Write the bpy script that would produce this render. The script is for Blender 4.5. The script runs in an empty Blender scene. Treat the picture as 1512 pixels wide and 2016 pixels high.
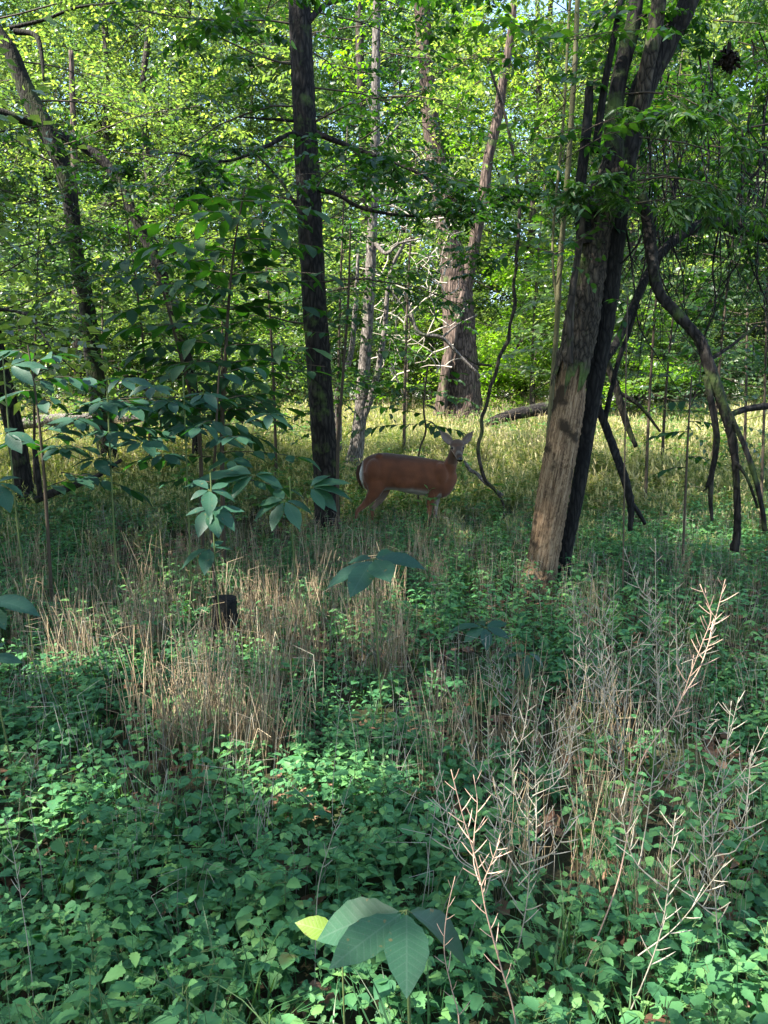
import bpy, math, random
import numpy as np
from mathutils import Vector, Matrix, Euler, noise as mnoise

R = math.radians
rng = np.random.default_rng(7)
random.seed(7)
scene = bpy.context.scene
COL = scene.collection

# ------------------------------------------------------------------ camera, sky, sun, exposure
F = 1552.0
PITCH = R(8.0)
EYE = 1.6
cam_d = bpy.data.cameras.new('camera')
cam_d.sensor_fit = 'VERTICAL'; cam_d.sensor_height = 36.0; cam_d.lens = 36.0 * F / 2016.0
cam_d.clip_start = 0.05; cam_d.clip_end = 1000
cam = bpy.data.objects.new('camera', cam_d); COL.objects.link(cam)
cam.location = (0, 0, EYE); cam.rotation_euler = (R(90) - PITCH, 0, 0)
scene.camera = cam

SUN_AZ = R(-112)      # clockwise from +Y: from the left, a little behind the camera
SUN_EL = R(50)
world = bpy.data.worlds.new('World'); scene.world = world; world.use_nodes = True
wn = world.node_tree; bg = wn.nodes['Background']
sky = wn.nodes.new('ShaderNodeTexSky'); sky.sky_type = 'NISHITA'; sky.sun_disc = False
sky.sun_elevation = SUN_EL; sky.sun_rotation = SUN_AZ; sky.altitude = 100
wn.links.new(sky.outputs[0], bg.inputs['Color']); bg.inputs['Strength'].default_value = 0.12
sl = bpy.data.lights.new('sun', 'SUN'); sl.energy = 5.0; sl.angle = R(0.53); sl.color = (1.0, 0.94, 0.84)
so = bpy.data.objects.new('sun', sl); COL.objects.link(so)
sd = Vector((math.sin(SUN_AZ) * math.cos(SUN_EL), math.cos(SUN_AZ) * math.cos(SUN_EL), math.sin(SUN_EL)))
so.rotation_euler = sd.to_track_quat('Z', 'Y').to_euler(); so.location = sd * 60
vs = scene.view_settings
vs.view_transform = 'Standard'; vs.look = 'None'; vs.gamma = 1; vs.use_curve_mapping = False
vs.exposure = 2.5
cy = scene.cycles
scene.render.engine = 'CYCLES'
cy.max_bounces = 6; cy.diffuse_bounces = 4; cy.glossy_bounces = 2; cy.transmission_bounces = 4; cy.transparent_max_bounces = 4
cy.use_denoising = True; cy.denoiser = 'OPENIMAGEDENOISE'
cy.denoising_input_passes = 'RGB_ALBEDO_NORMAL'
cy.use_adaptive_sampling = False
cy.sample_clamp_indirect = 6

# ------------------------------------------------------------------ helpers
CP, SP = math.cos(PITCH), math.sin(PITCH)
def at(px, py, Y):
    """the point seen at this spot of the photograph, Y metres in front of the camera"""
    a = (px - 756) / F; b = -(py - 1008) / F
    d = Vector((a, CP + b * SP, -SP + b * CP))
    return Vector((0, 0, EYE)) + d * (Y / d.y)

def gz(x, y):
    x = np.asarray(x, float); y = np.asarray(y, float)
    z = 0.090 * np.logaddexp(0, (y - 9.0) * 1.6) / 1.6
    z = z - 0.052 * np.logaddexp(0, (y - 20.0) * 1.2) / 1.2 - 0.03 * np.logaddexp(0, (y - 28) * 0.8) / 0.8
    z = z + 0.04 * np.sin(x * 1.1 + 0.5) * np.sin(y * 0.9 + 1) + 0.02 * np.sin(x * 2.7 + 2) * np.cos(y * 2.3)
    return z
def G(x, y): return float(gz(x, y))
def ground_at(px, Y):
    x = (px - 756) / F * Y / CP * 1.0
    return Vector((x, Y, G(x, Y)))

class MB:
    """collects geometry for one mesh"""
    def __init__(s): s.v = []; s.f3 = []; s.f4 = []; s.t = []; s.n = 0
    def add(s, v, f3=None, f4=None, tone=0.5):
        v = np.asarray(v, float).reshape(-1, 3)
        s.v.append(v)
        if f3 is not None and len(f3): s.f3.append(np.asarray(f3, int).reshape(-1, 3) + s.n)
        if f4 is not None and len(f4): s.f4.append(np.asarray(f4, int).reshape(-1, 4) + s.n)
        tn = np.asarray(tone, float)
        s.t.append(np.full(len(v), float(tn)) if tn.ndim == 0 else tn)
        s.n += len(v)
    def mesh(s, name, mat, smooth=True, cols=None):
        me = bpy.data.meshes.new(name)
        V = np.concatenate(s.v) if s.v else np.zeros((0, 3))
        f3 = np.concatenate(s.f3) if s.f3 else np.zeros((0, 3), int)
        f4 = np.concatenate(s.f4) if s.f4 else np.zeros((0, 4), int)
        me.vertices.add(len(V)); me.vertices.foreach_set('co', V.astype(np.float32).ravel())
        nl = f3.size + f4.size
        me.loops.add(nl); me.loops.foreach_set('vertex_index', np.concatenate([f3.ravel(), f4.ravel()]).astype(np.int32))
        me.polygons.add(len(f3) + len(f4))
        st = np.concatenate([np.arange(len(f3)) * 3, f3.size + np.arange(len(f4)) * 4]).astype(np.int32)
        me.polygons.foreach_set('loop_start', st)
        me.polygons.foreach_set('use_smooth', np.full(len(st), smooth))
        a = me.attributes.new('tone', 'FLOAT', 'POINT'); a.data.foreach_set('value', np.concatenate(s.t).astype(np.float32))
        if mat: me.materials.append(mat)
        me.update(calc_edges=True); me.validate()
        return me

def obj(name, me, parent=None, loc=None):
    o = bpy.data.objects.new(name, me); COL.objects.link(o)
    if parent is not None: o.parent = parent
    if loc is not None: o.location = loc
    return o
def tag(o, label=None, cat=None, group=None, kind=None):
    if label: o['label'] = label
    if cat: o['category'] = cat
    if group: o['group'] = group
    if kind: o['kind'] = kind
    return o
def thing(name, label, cat, loc=(0, 0, 0), group=None):
    o = bpy.data.objects.new(name, None); COL.objects.link(o); o.location = loc; o.empty_display_size = 0.1
    return tag(o, label, cat, group)
def copy_tree(o, parent=None):
    c = o.copy(); COL.objects.link(c); c.parent = parent
    for ch in list(o.children): copy_tree(ch, c)
    return c

def catmull(P, step):
    """smooth resample of rows (x,y,z,r)"""
    P = np.asarray(P, float)
    if len(P) == 2: P = np.vstack([P[0], (P[0] + P[1]) / 2, P[1]])
    Q = np.vstack([2 * P[0] - P[1], P, 2 * P[-1] - P[-2]])
    out = []
    for i in range(1, len(Q) - 2):
        p0, p1, p2, p3 = Q[i - 1], Q[i], Q[i + 1], Q[i + 2]
        n = max(1, int(np.linalg.norm((p2 - p1)[:3]) / step))
        t = (np.arange(n) / n)[:, None]
        out.append(0.5 * (2 * p1 + (p2 - p0) * t + (2 * p0 - 5 * p1 + 4 * p2 - p3) * t ** 2 + (3 * p1 - p0 - 3 * p2 + p3) * t ** 3))
    out.append(Q[-2][None])
    S = np.vstack(out); S[:, 3] = np.maximum(S[:, 3], 0.0004)
    return S

def tube(mb, P, sides=6, rough=0.0, freq=5, tone=0.5, seed=0, cap=True):
    """tapering tube along rows (x,y,z,r); rough gives ridges and lumps"""
    P = np.asarray(P, float); n = len(P)
    T = np.gradient(P[:, :3], axis=0); T /= np.linalg.norm(T, axis=1)[:, None] + 1e-9
    u = np.cross(T[0], (0, 1, 0.01)); 
    if np.linalg.norm(u) < 1e-3: u = np.cross(T[0], (1, 0, 0))
    U = np.zeros((n, 3))
    for i in range(n):
        u = u - T[i] * np.dot(u, T[i]); u /= np.linalg.norm(u) + 1e-9; U[i] = u
    W = np.cross(T, U)
    th = np.arange(sides) / sides * 2 * math.pi
    rr = np.repeat(P[:, 3][:, None], sides, 1)
    if rough:
        g = np.random.default_rng(seed + 11)
        s = np.concatenate([[0], np.cumsum(np.linalg.norm(np.diff(P[:, :3], axis=0), axis=1))])[:, None]
        k = np.zeros_like(rr)
        for q in range(5):
            a = g.integers(2, 4 + q * 2); b = g.uniform(0.5, freq); ph = g.uniform(0, 6.28)
            k += np.sin(th[None] * a + np.sin(s * b + ph * 2) * 1.5 + ph) * (0.5 / (1 + q * .3))
        k += g.normal(0, 0.6, rr.shape)
        rr = rr * (1 + rough * 0.5 * k)
    V = P[:, None, :3] + rr[..., None] * (np.cos(th)[None, :, None] * U[:, None] + np.sin(th)[None, :, None] * W[:, None])
    i = np.arange(n - 1)[:, None] * sides; j = np.arange(sides)[None]; j2 = (j + 1) % sides
    f4 = np.stack([i + j, i + j2, i + sides + j2, i + sides + j], -1).reshape(-1, 4)
    V = V.reshape(-1, 3); f3 = []
    if cap:
        V = np.vstack([V, P[-1, :3]]); b = (n - 1) * sides
        f3 = [(b + k, b + (k + 1) % sides, n * sides) for k in range(sides)]
    mb.add(V, f3, f4, tone)

def tube_px(mb, path, step=0.06, sides=20, rough=0.08, seed=0, tone=0.5, freq=5):
    """path rows (px, py, Y, width in pixels)"""
    P = []
    for px, py, Y, w in path:
        p = at(px, py, Y); P.append((p.x, p.y, p.z, w * Y / F / 2))
    S = catmull(P, step); tube(mb, S, sides, rough, freq, tone, seed); return S

# leaf templates: rows (along, side, up); length 1
def leaf_template(n=4, w=0.5, fold=0.12, droop=0.15, teeth=0.0, widest=0.4, wave=0.0):
    ts = np.linspace(0, 1, n + 1)
    prof = lambda t: (np.clip(t, 0, 1) ** (1.0 * widest / (1 - widest) + .1)) * (1 - np.clip(t, 0, 1)) ** 1.12
    pk = max(prof(np.linspace(0, 1, 50)))
    V = []; F3 = []; F4 = []
    for i, t in enumerate(ts):
        z = -droop * t * t
        h = w / 2 * prof(t) / pk
        if teeth and 0 < i < n: h *= 1 + (teeth if i % 2 else -teeth)
        V.append((t, 0, z - 0))
        V.append((t - (teeth * 0.25 if i % 2 else 0) , h, z + fold * h * 2 + wave * math.sin(i * 2.1)))
        V.append((t - (teeth * 0.25 if i % 2 else 0) , -h, z + fold * h * 2 - wave * math.sin(i * 1.7)))
    V[1] = V[2] = V[0]; V[-2] = V[-1] = V[-3]
    V = np.array(V)
    for i in range(n):
        a = i * 3; b = a + 3
        if i == 0: F3 += [(a, b, b + 1), (a, b + 2, b)]
        elif i == n - 1: F3 += [(a, b, a + 1), (a, a + 2, b)]
        else: F4 += [(a, b, b + 1, a + 1), (a, a + 2, b + 2, b)]
    used = sorted(set(np.array(F3).ravel()) | (set(np.array(F4).ravel()) if F4 else set()))
    m = {int(u): k for k, u in enumerate(used)}
    return V[used], np.array([[m[int(q)] for q in f] for f in F3]), np.array([[m[int(q)] for q in f] for f in F4]).reshape(-1, 4)

LEAF_FAR = (np.array([(0, 0, 0), (0.45, 0.27, 0.05), (1, 0, -0.08), (0.45, -0.27, 0.05)]), np.array([(0, 1, 2), (0, 2, 3)]), np.zeros((0, 4), int))
LEAF_FAR[1][:] = [(0, 2, 1), (0, 3, 2)]
LEAF_MID = leaf_template(4, 0.48, 0.12, 0.18)
LEAF_NARROW = leaf_template(4, 0.27, 0.12, 0.3)
LEAF_NEAR = leaf_template(10, 0.62, 0.14, 0.22, 0.13, 0.38, 0.01)
LEAF_ROUND = leaf_template(6, 0.8, 0.1, 0.15, 0.06, 0.45)

def leaves(mb, pos, dr, nm, size, tmpl, tone):
    pos = np.asarray(pos, float); n = len(pos)
    if n == 0: return
    dr = dr / (np.linalg.norm(dr, axis=1)[:, None] + 1e-9)
    nm = nm - dr * np.sum(nm * dr, 1)[:, None]; nm /= np.linalg.norm(nm, axis=1)[:, None] + 1e-9
    sd_ = np.cross(nm, dr)
    T, F3, F4 = tmpl
    V = pos[:, None] + size[:, None, None] * (T[None, :, 0, None] * dr[:, None] + T[None, :, 1, None] * sd_[:, None] + T[None, :, 2, None] * nm[:, None])
    off = (np.arange(n) * len(T))[:, None, None]
    mb.add(V.reshape(-1, 3), (F3[None] + off).reshape(-1, 3), (F4[None] + off).reshape(-1, 4) if len(F4) else None, np.repeat(tone, len(T)))

# ------------------------------------------------------------------ materials
def nodes_of(name):
    m = bpy.data.materials.new(name); m.use_nodes = True
    nt = m.node_tree; nt.nodes.clear()
    return m, nt, nt.nodes.new, nt.links.new
def ramp(nt, stops):
    r = nt.nodes.new('ShaderNodeValToRGB'); e = r.color_ramp.elements
    while len(e) > 1: e.remove(e[-1])
    e[0].position = stops[0][0]; e[0].color = (*stops[0][1], 1)
    for p, c in stops[1:]:
        q = e.new(p); q.color = (*c, 1)
    return r

def leaf_mat(name, stops, trans=0.4, tcol=(0.30, 0.42, 0.05), rough=0.45, spec=0.4, tscale=1.0, veins=False):
    m, nt, N, L = nodes_of(name)
    out = N('ShaderNodeOutputMaterial')
    at_ = N('ShaderNodeAttribute'); at_.attribute_name = 'tone'
    oi = N('ShaderNodeObjectInfo')
    a1 = N('ShaderNodeMath'); a1.operation = 'MULTIPLY_ADD'; L(oi.outputs['Random'], a1.inputs[0]); a1.inputs[1].default_value = 0.4; L(at_.outputs['Fac'], a1.inputs[2])
    a2 = N('ShaderNodeMath'); a2.operation = 'SUBTRACT'; L(a1.outputs[0], a2.inputs[0]); a2.inputs[1].default_value = 0.2
    r = ramp(nt, stops); L(a2.outputs[0], r.inputs[0])
    tc = N('ShaderNodeTexCoord'); nz = N('ShaderNodeTexNoise'); nz.inputs['Scale'].default_value = 60; nz.inputs['Detail'].default_value = 3
    L(tc.outputs['Object'], nz.inputs['Vector'])
    hs = N('ShaderNodeHueSaturation'); L(r.outputs[0], hs.inputs['Color'])
    mr = N('ShaderNodeMapRange'); mr.inputs['To Min'].default_value = 0.75; mr.inputs['To Max'].default_value = 1.25; L(nz.outputs['Fac'], mr.inputs[0]); L(mr.outputs[0], hs.inputs['Value'])
    vb = N('ShaderNodeTexNoise'); vb.inputs['Scale'].default_value = 9; vb.inputs['Detail'].default_value = 4; va = N('ShaderNodeVectorMath'); va.operation = 'ADD'
    vr = N('ShaderNodeCombineXYZ'); vm = N('ShaderNodeMath'); vm.operation = 'MULTIPLY'; vm.inputs[1].default_value = 40; L(oi.outputs['Random'], vm.inputs[0]); L(vm.outputs[0], vr.inputs[0])
    L(tc.outputs['Object'], va.inputs[0]); L(vr.outputs[0], va.inputs[1]); L(va.outputs[0], vb.inputs['Vector'])
    bm = N('ShaderNodeMapRange'); bm.inputs['From Min'].default_value = .66; bm.inputs['From Max'].default_value = .72; bm.inputs['To Max'].default_value = .7; L(vb.outputs['Fac'], bm.inputs[0])
    bx = N('ShaderNodeMixRGB'); L(bm.outputs[0], bx.inputs[0]); L(hs.outputs[0], bx.inputs[1]); bx.inputs[2].default_value = (0.11, 0.085, 0.03, 1)
    base = bx.outputs[0]
    p = N('ShaderNodeBsdfPrincipled'); p.inputs['Roughness'].default_value = rough; p.inputs['Specular IOR Level'].default_value = spec
    t = N('ShaderNodeBsdfTranslucent')
    mx = N('ShaderNodeMixRGB'); mx.blend_type = 'MULTIPLY'; mx.inputs[0].default_value = 1; L(base, mx.inputs[1])
    k = 6.5 * tscale; mx.inputs[2].default_value = (tcol[0] * k, tcol[1] * k, tcol[2] * k, 1)
    if veins:
        sx = N('ShaderNodeSeparateXYZ'); L(tc.outputs['Object'], sx.inputs[0])
        ab = N('ShaderNodeMath'); ab.operation = 'ABSOLUTE'; L(sx.outputs['Y'], ab.inputs[0])
        # side veins run forward from the midrib
        v1 = N('ShaderNodeMath'); v1.operation = 'MULTIPLY_ADD'; L(ab.outputs[0], v1.inputs[0]); v1.inputs[1].default_value = -0.8; L(sx.outputs['X'], v1.inputs[2])
        v2 = N('ShaderNodeMath'); v2.operation = 'MULTIPLY'; L(v1.outputs[0], v2.inputs[0]); v2.inputs[1].default_value = 11
        v3 = N('ShaderNodeMath'); v3.operation = 'PINGPONG'; L(v2.outputs[0], v3.inputs[0]); v3.inputs[1].default_value = 0.5
        v4 = N('ShaderNodeMapRange'); L(v3.outputs[0], v4.inputs[0]); v4.inputs['From Max'].default_value = 0.09
        v5 = N('ShaderNodeMapRange'); L(ab.outputs[0], v5.inputs[0]); v5.inputs['From Min'].default_value = 0.002; v5.inputs['From Max'].default_value = 0.014
        v6 = N('ShaderNodeMath'); v6.operation = 'MINIMUM'; L(v4.outputs[0], v6.inputs[0]); L(v5.outputs[0], v6.inputs[1])
        cm = N('ShaderNodeMixRGB'); cm.inputs[0].default_value = 1; L(v6.outputs[0], cm.inputs[0])
        lt = N('ShaderNodeHueSaturation'); lt.inputs['Value'].default_value = 1.25; lt.inputs['Saturation'].default_value = 0.8; L(base, lt.inputs['Color'])
        L(lt.outputs[0], cm.inputs[1]); L(base, cm.inputs[2]); L(cm.outputs[0], p.inputs['Base Color'])
        bp = N('ShaderNodeBump'); bp.inputs['Strength'].default_value = 0.13; bp.inputs['Distance'].default_value = 0.003; L(v3.outputs[0], bp.inputs['Height']); L(bp.outputs[0], p.inputs['Normal'])
    else:
        L(base, p.inputs['Base Color'])
    L(mx.outputs[0], t.inputs['Color'])
    ms = N('ShaderNodeMixShader'); ms.inputs[0].default_value = trans
    L(p.outputs[0], ms.inputs[1]); L(t.outputs[0], ms.inputs[2]); L(ms.outputs[0], out.inputs[0])
    return m

def bark_mat(name, c0, c1, c2, scale=1.0, moss=0.0, stretch=0.25, bump=0.9, mosscol=(0.05, 0.075, 0.02)):
    m, nt, N, L = nodes_of(name)
    out = N('ShaderNodeOutputMaterial'); p = N('ShaderNodeBsdfPrincipled'); p.inputs['Roughness'].default_value = 0.9; p.inputs['Specular IOR Level'].default_value = 0.2
    tc = N('ShaderNodeTexCoord'); mp = N('ShaderNodeMapping'); mp.inputs['Scale'].default_value = (1, 1, stretch)
    L(tc.outputs['Object'], mp.inputs[0])
    wz = N('ShaderNodeTexNoise'); wz.inputs['Scale'].default_value = 9 * scale; wz.inputs['Detail'].default_value = 4; L(mp.outputs[0], wz.inputs[0])
    wa = N('ShaderNodeVectorMath'); wa.operation = 'MULTIPLY_ADD'; L(wz.outputs['Color'], wa.inputs[0]); wa.inputs[1].default_value = (.09 / scale,) * 3; L(mp.outputs[0], wa.inputs[2])
    vo = N('ShaderNodeTexVoronoi'); vo.feature = 'DISTANCE_TO_EDGE'; vo.inputs['Scale'].default_value = 22 * scale; L(wa.outputs[0], vo.inputs['Vector'])
    n2 = N('ShaderNodeTexNoise'); n2.inputs['Scale'].default_value = 60 * scale; n2.inputs['Detail'].default_value = 8; n2.inputs['Roughness'].default_value = 0.7; L(mp.outputs[0], n2.inputs[0])
    r1 = ramp(nt, [(0.0, c0), (0.12, c1), (0.6, c2)])
    ad = N('ShaderNodeMath'); ad.operation = 'MULTIPLY'; L(vo.outputs['Distance'], ad.inputs[0]); L(n2.outputs['Fac'], ad.inputs[1])
    ad2 = N('ShaderNodeMath'); ad2.operation = 'MULTIPLY'; L(ad.outputs[0], ad2.inputs[0]); ad2.inputs[1].default_value = 2.6
    L(ad2.outputs[0], r1.inputs[0])
    col = r1.outputs[0]
    n3 = N('ShaderNodeTexNoise'); n3.inputs['Scale'].default_value = 3.3; n3.inputs['Detail'].default_value = 6; n3.inputs['Roughness'].default_value = 0.65; L(tc.outputs['Object'], n3.inputs[0])
    if moss:
        mr = N('ShaderNodeMapRange'); mr.inputs['From Min'].default_value = 0.62 - moss * 0.3; mr.inputs['From Max'].default_value = 0.75 - moss * 0.25; L(n3.outputs['Fac'], mr.inputs[0])
        mx = N('ShaderNodeMixRGB'); L(mr.outputs[0], mx.inputs[0]); L(col, mx.inputs[1]); mx.inputs[2].default_value = (*mosscol, 1); col = mx.outputs[0]
    hv = N('ShaderNodeHueSaturation'); L(col, hv.inputs['Color']); m2 = N('ShaderNodeMapRange'); m2.inputs['To Min'].default_value = 0.55; m2.inputs['To Max'].default_value = 1.45; L(n3.outputs['Fac'], m2.inputs[0]); L(m2.outputs[0], hv.inputs['Value'])
    L(hv.outputs[0], p.inputs['Base Color'])
    b = N('ShaderNodeBump'); b.inputs['Strength'].default_value = bump; b.inputs['Distance'].default_value = 0.02 / scale; L(ad2.outputs[0], b.inputs['Height']); L(b.outputs[0], p.inputs['Normal'])
    L(p.outputs[0], out.inputs[0])
    return m

def plain_mat(name, stops, rough=0.8, scale=30, spec=0.2, trans=0.0):
    m, nt, N, L = nodes_of(name)
    out = N('ShaderNodeOutputMaterial'); p = N('ShaderNodeBsdfPrincipled'); p.inputs['Roughness'].default_value = rough; p.inputs['Specular IOR Level'].default_value = spec
    at_ = N('ShaderNodeAttribute'); at_.attribute_name = 'tone'; oi = N('ShaderNodeObjectInfo')
    tc = N('ShaderNodeTexCoord'); nz = N('ShaderNodeTexNoise'); nz.inputs['Scale'].default_value = scale; nz.inputs['Detail'].default_value = 5; L(tc.outputs['Object'], nz.inputs[0])
    a = N('ShaderNodeMath'); a.operation = 'MULTIPLY_ADD'; L(oi.outputs['Random'], a.inputs[0]); a.inputs[1].default_value = 0.3; L(at_.outputs['Fac'], a.inputs[2])
    b = N('ShaderNodeMath'); b.operation = 'MULTIPLY_ADD'; L(nz.outputs['Fac'], b.inputs[0]); b.inputs[1].default_value = 0.6; L(a.outputs[0], b.inputs[2])
    c = N('ShaderNodeMath'); c.operation = 'SUBTRACT'; L(b.outputs[0], c.inputs[0]); c.inputs[1].default_value = 0.45
    r = ramp(nt, stops); L(c.outputs[0], r.inputs[0]); L(r.outputs[0], p.inputs['Base Color'])
    if trans:
        t = N('ShaderNodeBsdfTranslucent'); L(r.outputs[0], t.inputs[0]); ms = N('ShaderNodeMixShader'); ms.inputs[0].default_value = trans
        L(p.outputs[0], ms.inputs[1]); L(t.outputs[0], ms.inputs[2]); L(ms.outputs[0], out.inputs[0])
    else: L(p.outputs[0], out.inputs[0])
    return m

M = {}
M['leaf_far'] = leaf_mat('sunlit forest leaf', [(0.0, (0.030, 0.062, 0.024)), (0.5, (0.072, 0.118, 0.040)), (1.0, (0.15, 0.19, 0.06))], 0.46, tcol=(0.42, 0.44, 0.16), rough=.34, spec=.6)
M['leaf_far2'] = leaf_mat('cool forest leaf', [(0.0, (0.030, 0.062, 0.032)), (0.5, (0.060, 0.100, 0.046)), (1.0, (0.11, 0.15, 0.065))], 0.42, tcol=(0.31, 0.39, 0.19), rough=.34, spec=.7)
M['leaf_lime'] = leaf_mat('lime leaf', [(0.0, (0.07, 0.14, 0.02)), (0.5, (0.11, 0.18, 0.022)), (1.0, (0.17, 0.22, 0.03))], 0.45)
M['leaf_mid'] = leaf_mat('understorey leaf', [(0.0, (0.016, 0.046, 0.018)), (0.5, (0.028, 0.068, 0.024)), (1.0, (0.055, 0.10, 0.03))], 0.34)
M['leaf_big'] = leaf_mat('big sapling leaf', [(0.0, (0.012, 0.044, 0.028)), (0.5, (0.018, 0.062, 0.036)), (1.0, (0.032, 0.09, 0.042))], 0.24, rough=0.5, spec=0.3, veins=True)
M['leaf_nettle'] = leaf_mat('ground plant leaf', [(0.0, (0.026, 0.095, 0.045)), (0.5, (0.058, 0.165, 0.062)), (1.0, (0.13, 0.25, 0.075))], 0.24, rough=0.55, spec=0.22)
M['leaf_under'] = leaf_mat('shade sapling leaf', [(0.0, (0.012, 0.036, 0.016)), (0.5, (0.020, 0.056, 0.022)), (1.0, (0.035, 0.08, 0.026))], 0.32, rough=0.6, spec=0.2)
M['leaf_forb'] = leaf_mat('clearing weed leaf', [(0.0, (0.03, 0.09, 0.03)), (0.5, (0.055, 0.13, 0.035)), (1.0, (0.10, 0.18, 0.045))], 0.35)
M['leaf_yellow'] = leaf_mat('yellow green leaf', [(0.0, (0.11, 0.19, 0.03)), (1.0, (0.18, 0.25, 0.04))], 0.4, veins=True)
M['stem'] = plain_mat('green stem', [(0, (0.05, 0.09, 0.03)), (1, (0.12, 0.14, 0.05))])
M['twig'] = plain_mat('brown twig', [(0, (0.03, 0.022, 0.015)), (1, (0.09, 0.07, 0.05))])
M['dead_twig'] = plain_mat('bleached dead twig', [(0, (0.16, 0.13, 0.10)), (1, (0.42, 0.37, 0.31))])
M['straw'] = plain_mat('dry straw', [(0, (0.14, 0.10, 0.06)), (0.5, (0.35, 0.26, 0.16)), (1, (0.58, 0.48, 0.32))], trans=0.15)
M['stalk_grey'] = plain_mat('weathered grey stalk', [(0, (0.15, 0.13, 0.10)), (1, (0.34, 0.31, 0.25))])
M['stalk_tan'] = plain_mat('tan seed stalk', [(0, (0.22, 0.13, 0.095)), (1, (0.48, 0.34, 0.26))])
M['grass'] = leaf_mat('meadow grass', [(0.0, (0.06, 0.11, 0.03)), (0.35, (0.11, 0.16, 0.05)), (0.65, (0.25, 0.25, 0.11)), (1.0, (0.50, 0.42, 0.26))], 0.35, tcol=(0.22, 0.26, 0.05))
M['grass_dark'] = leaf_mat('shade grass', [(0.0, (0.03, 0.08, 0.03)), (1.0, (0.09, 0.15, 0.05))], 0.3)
M['litter'] = plain_mat('dead leaf', [(0, (0.06, 0.03, 0.02)), (0.6, (0.15, 0.08, 0.05)), (1, (0.28, 0.17, 0.11))], trans=0.1)
M['bark_dark'] = bark_mat('dark ridged bark', (0.004, 0.0035, 0.003), (0.012, 0.010, 0.009), (0.040, 0.035, 0.030), 1.0, 0.25)
M['bark_moss'] = bark_mat('mossy bark', (0.004, 0.0035, 0.003), (0.010, 0.009, 0.007), (0.030, 0.026, 0.018), 1.1, 0.45, mosscol=(0.03, 0.042, 0.012))
M['bark_grey'] = bark_mat('pale grey bark', (0.035, 0.03, 0.026), (0.11, 0.095, 0.085), (0.25, 0.22, 0.195), 1.4, 0.15)
M['bark_brown'] = bark_mat('plated brown bark', (0.014, 0.010, 0.008), (0.055, 0.038, 0.029), (0.145, 0.105, 0.085), 0.7, 0.1, stretch=0.18, bump=1.0)
M['bark_black'] = bark_mat('blackened bark', (0.003, 0.003, 0.003), (0.008, 0.0075, 0.007), (0.024, 0.022, 0.02), 1.3, 0.0)
M['bark_split'] = bark_mat('ridged grey brown bark', (0.006, 0.005, 0.004), (0.030, 0.024, 0.018), (0.095, 0.078, 0.058), 1.3, 0.4, 0.3, 1.0)
M['bark_far'] = bark_mat('forest bark', (0.012, 0.01, 0.008), (0.035, 0.028, 0.023), (0.09, 0.075, 0.06), 0.8, 0.2)

def ground_material():
    m, nt, N, L = nodes_of('woodland soil')
    out = N('ShaderNodeOutputMaterial'); p = N('ShaderNodeBsdfPrincipled'); p.inputs['Roughness'].default_value = 0.95; p.inputs['Specular IOR Level'].default_value = 0.1
    tc = N('ShaderNodeTexCoord'); n1 = N('ShaderNodeTexNoise'); n1.inputs['Scale'].default_value = 14; n1.inputs['Detail'].default_value = 9; n1.inputs['Roughness'].default_value = 0.7; L(tc.outputs['Object'], n1.inputs[0])
    r = ramp(nt, [(0.3, (0.012, 0.009, 0.006)), (0.5, (0.035, 0.026, 0.017)), (0.7, (0.085, 0.06, 0.04))]); L(n1.outputs['Fac'], r.inputs[0])
    n2 = N('ShaderNodeTexNoise'); n2.inputs['Scale'].default_value = 0.6; n2.inputs['Detail'].default_value = 4; L(tc.outputs['Object'], n2.inputs[0])
    mr = N('ShaderNodeMapRange'); mr.inputs['From Min'].default_value = 0.4; mr.inputs['From Max'].default_value = 0.65; L(n2.outputs['Fac'], mr.inputs[0])
    mx = N('ShaderNodeMixRGB'); L(mr.outputs[0], mx.inputs[0]); L(r.outputs[0], mx.inputs[1]); mx.inputs[2].default_value = (0.035, 0.05, 0.018, 1)
    L(mx.outputs[0], p.inputs['Base Color'])
    b = N('ShaderNodeBump'); b.inputs['Strength'].default_value = 0.8; b.inputs['Distance'].default_value = 0.03; L(n1.outputs['Fac'], b.inputs['Height']); L(b.outputs[0], p.inputs['Normal'])
    L(p.outputs[0], out.inputs[0]); return m

# ------------------------------------------------------------------ the ground
def build_ground():
    n = 150
    s = np.linspace(-1, 1, n); xs = np.sign(s) * (np.abs(s) ** 2.2) * 220
    t = np.linspace(0, 1, n); ys = -40 + 0 * t
    ys = np.concatenate([np.linspace(-120, -1, 20), np.linspace(0, 30, 120), 30 + np.linspace(0.02, 1, 25) ** 2 * 270])
    X, Y = np.meshgrid(xs, ys); Z = gz(X, np.minimum(Y, 60))
    V = np.stack([X, Y, Z], -1).reshape(-1, 3); a, b = X.shape
    i = (np.arange(a - 1)[:, None] * b + np.arange(b - 1)[None]).ravel()
    mb = MB(); mb.add(V, None, np.stack([i, i + 1, i + b + 1, i + b], -1))
    o = obj('ground', mb.mesh('ground', ground_material())); tag(o, 'dark woodland soil under the plants', None, None, 'structure')
build_ground()

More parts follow.
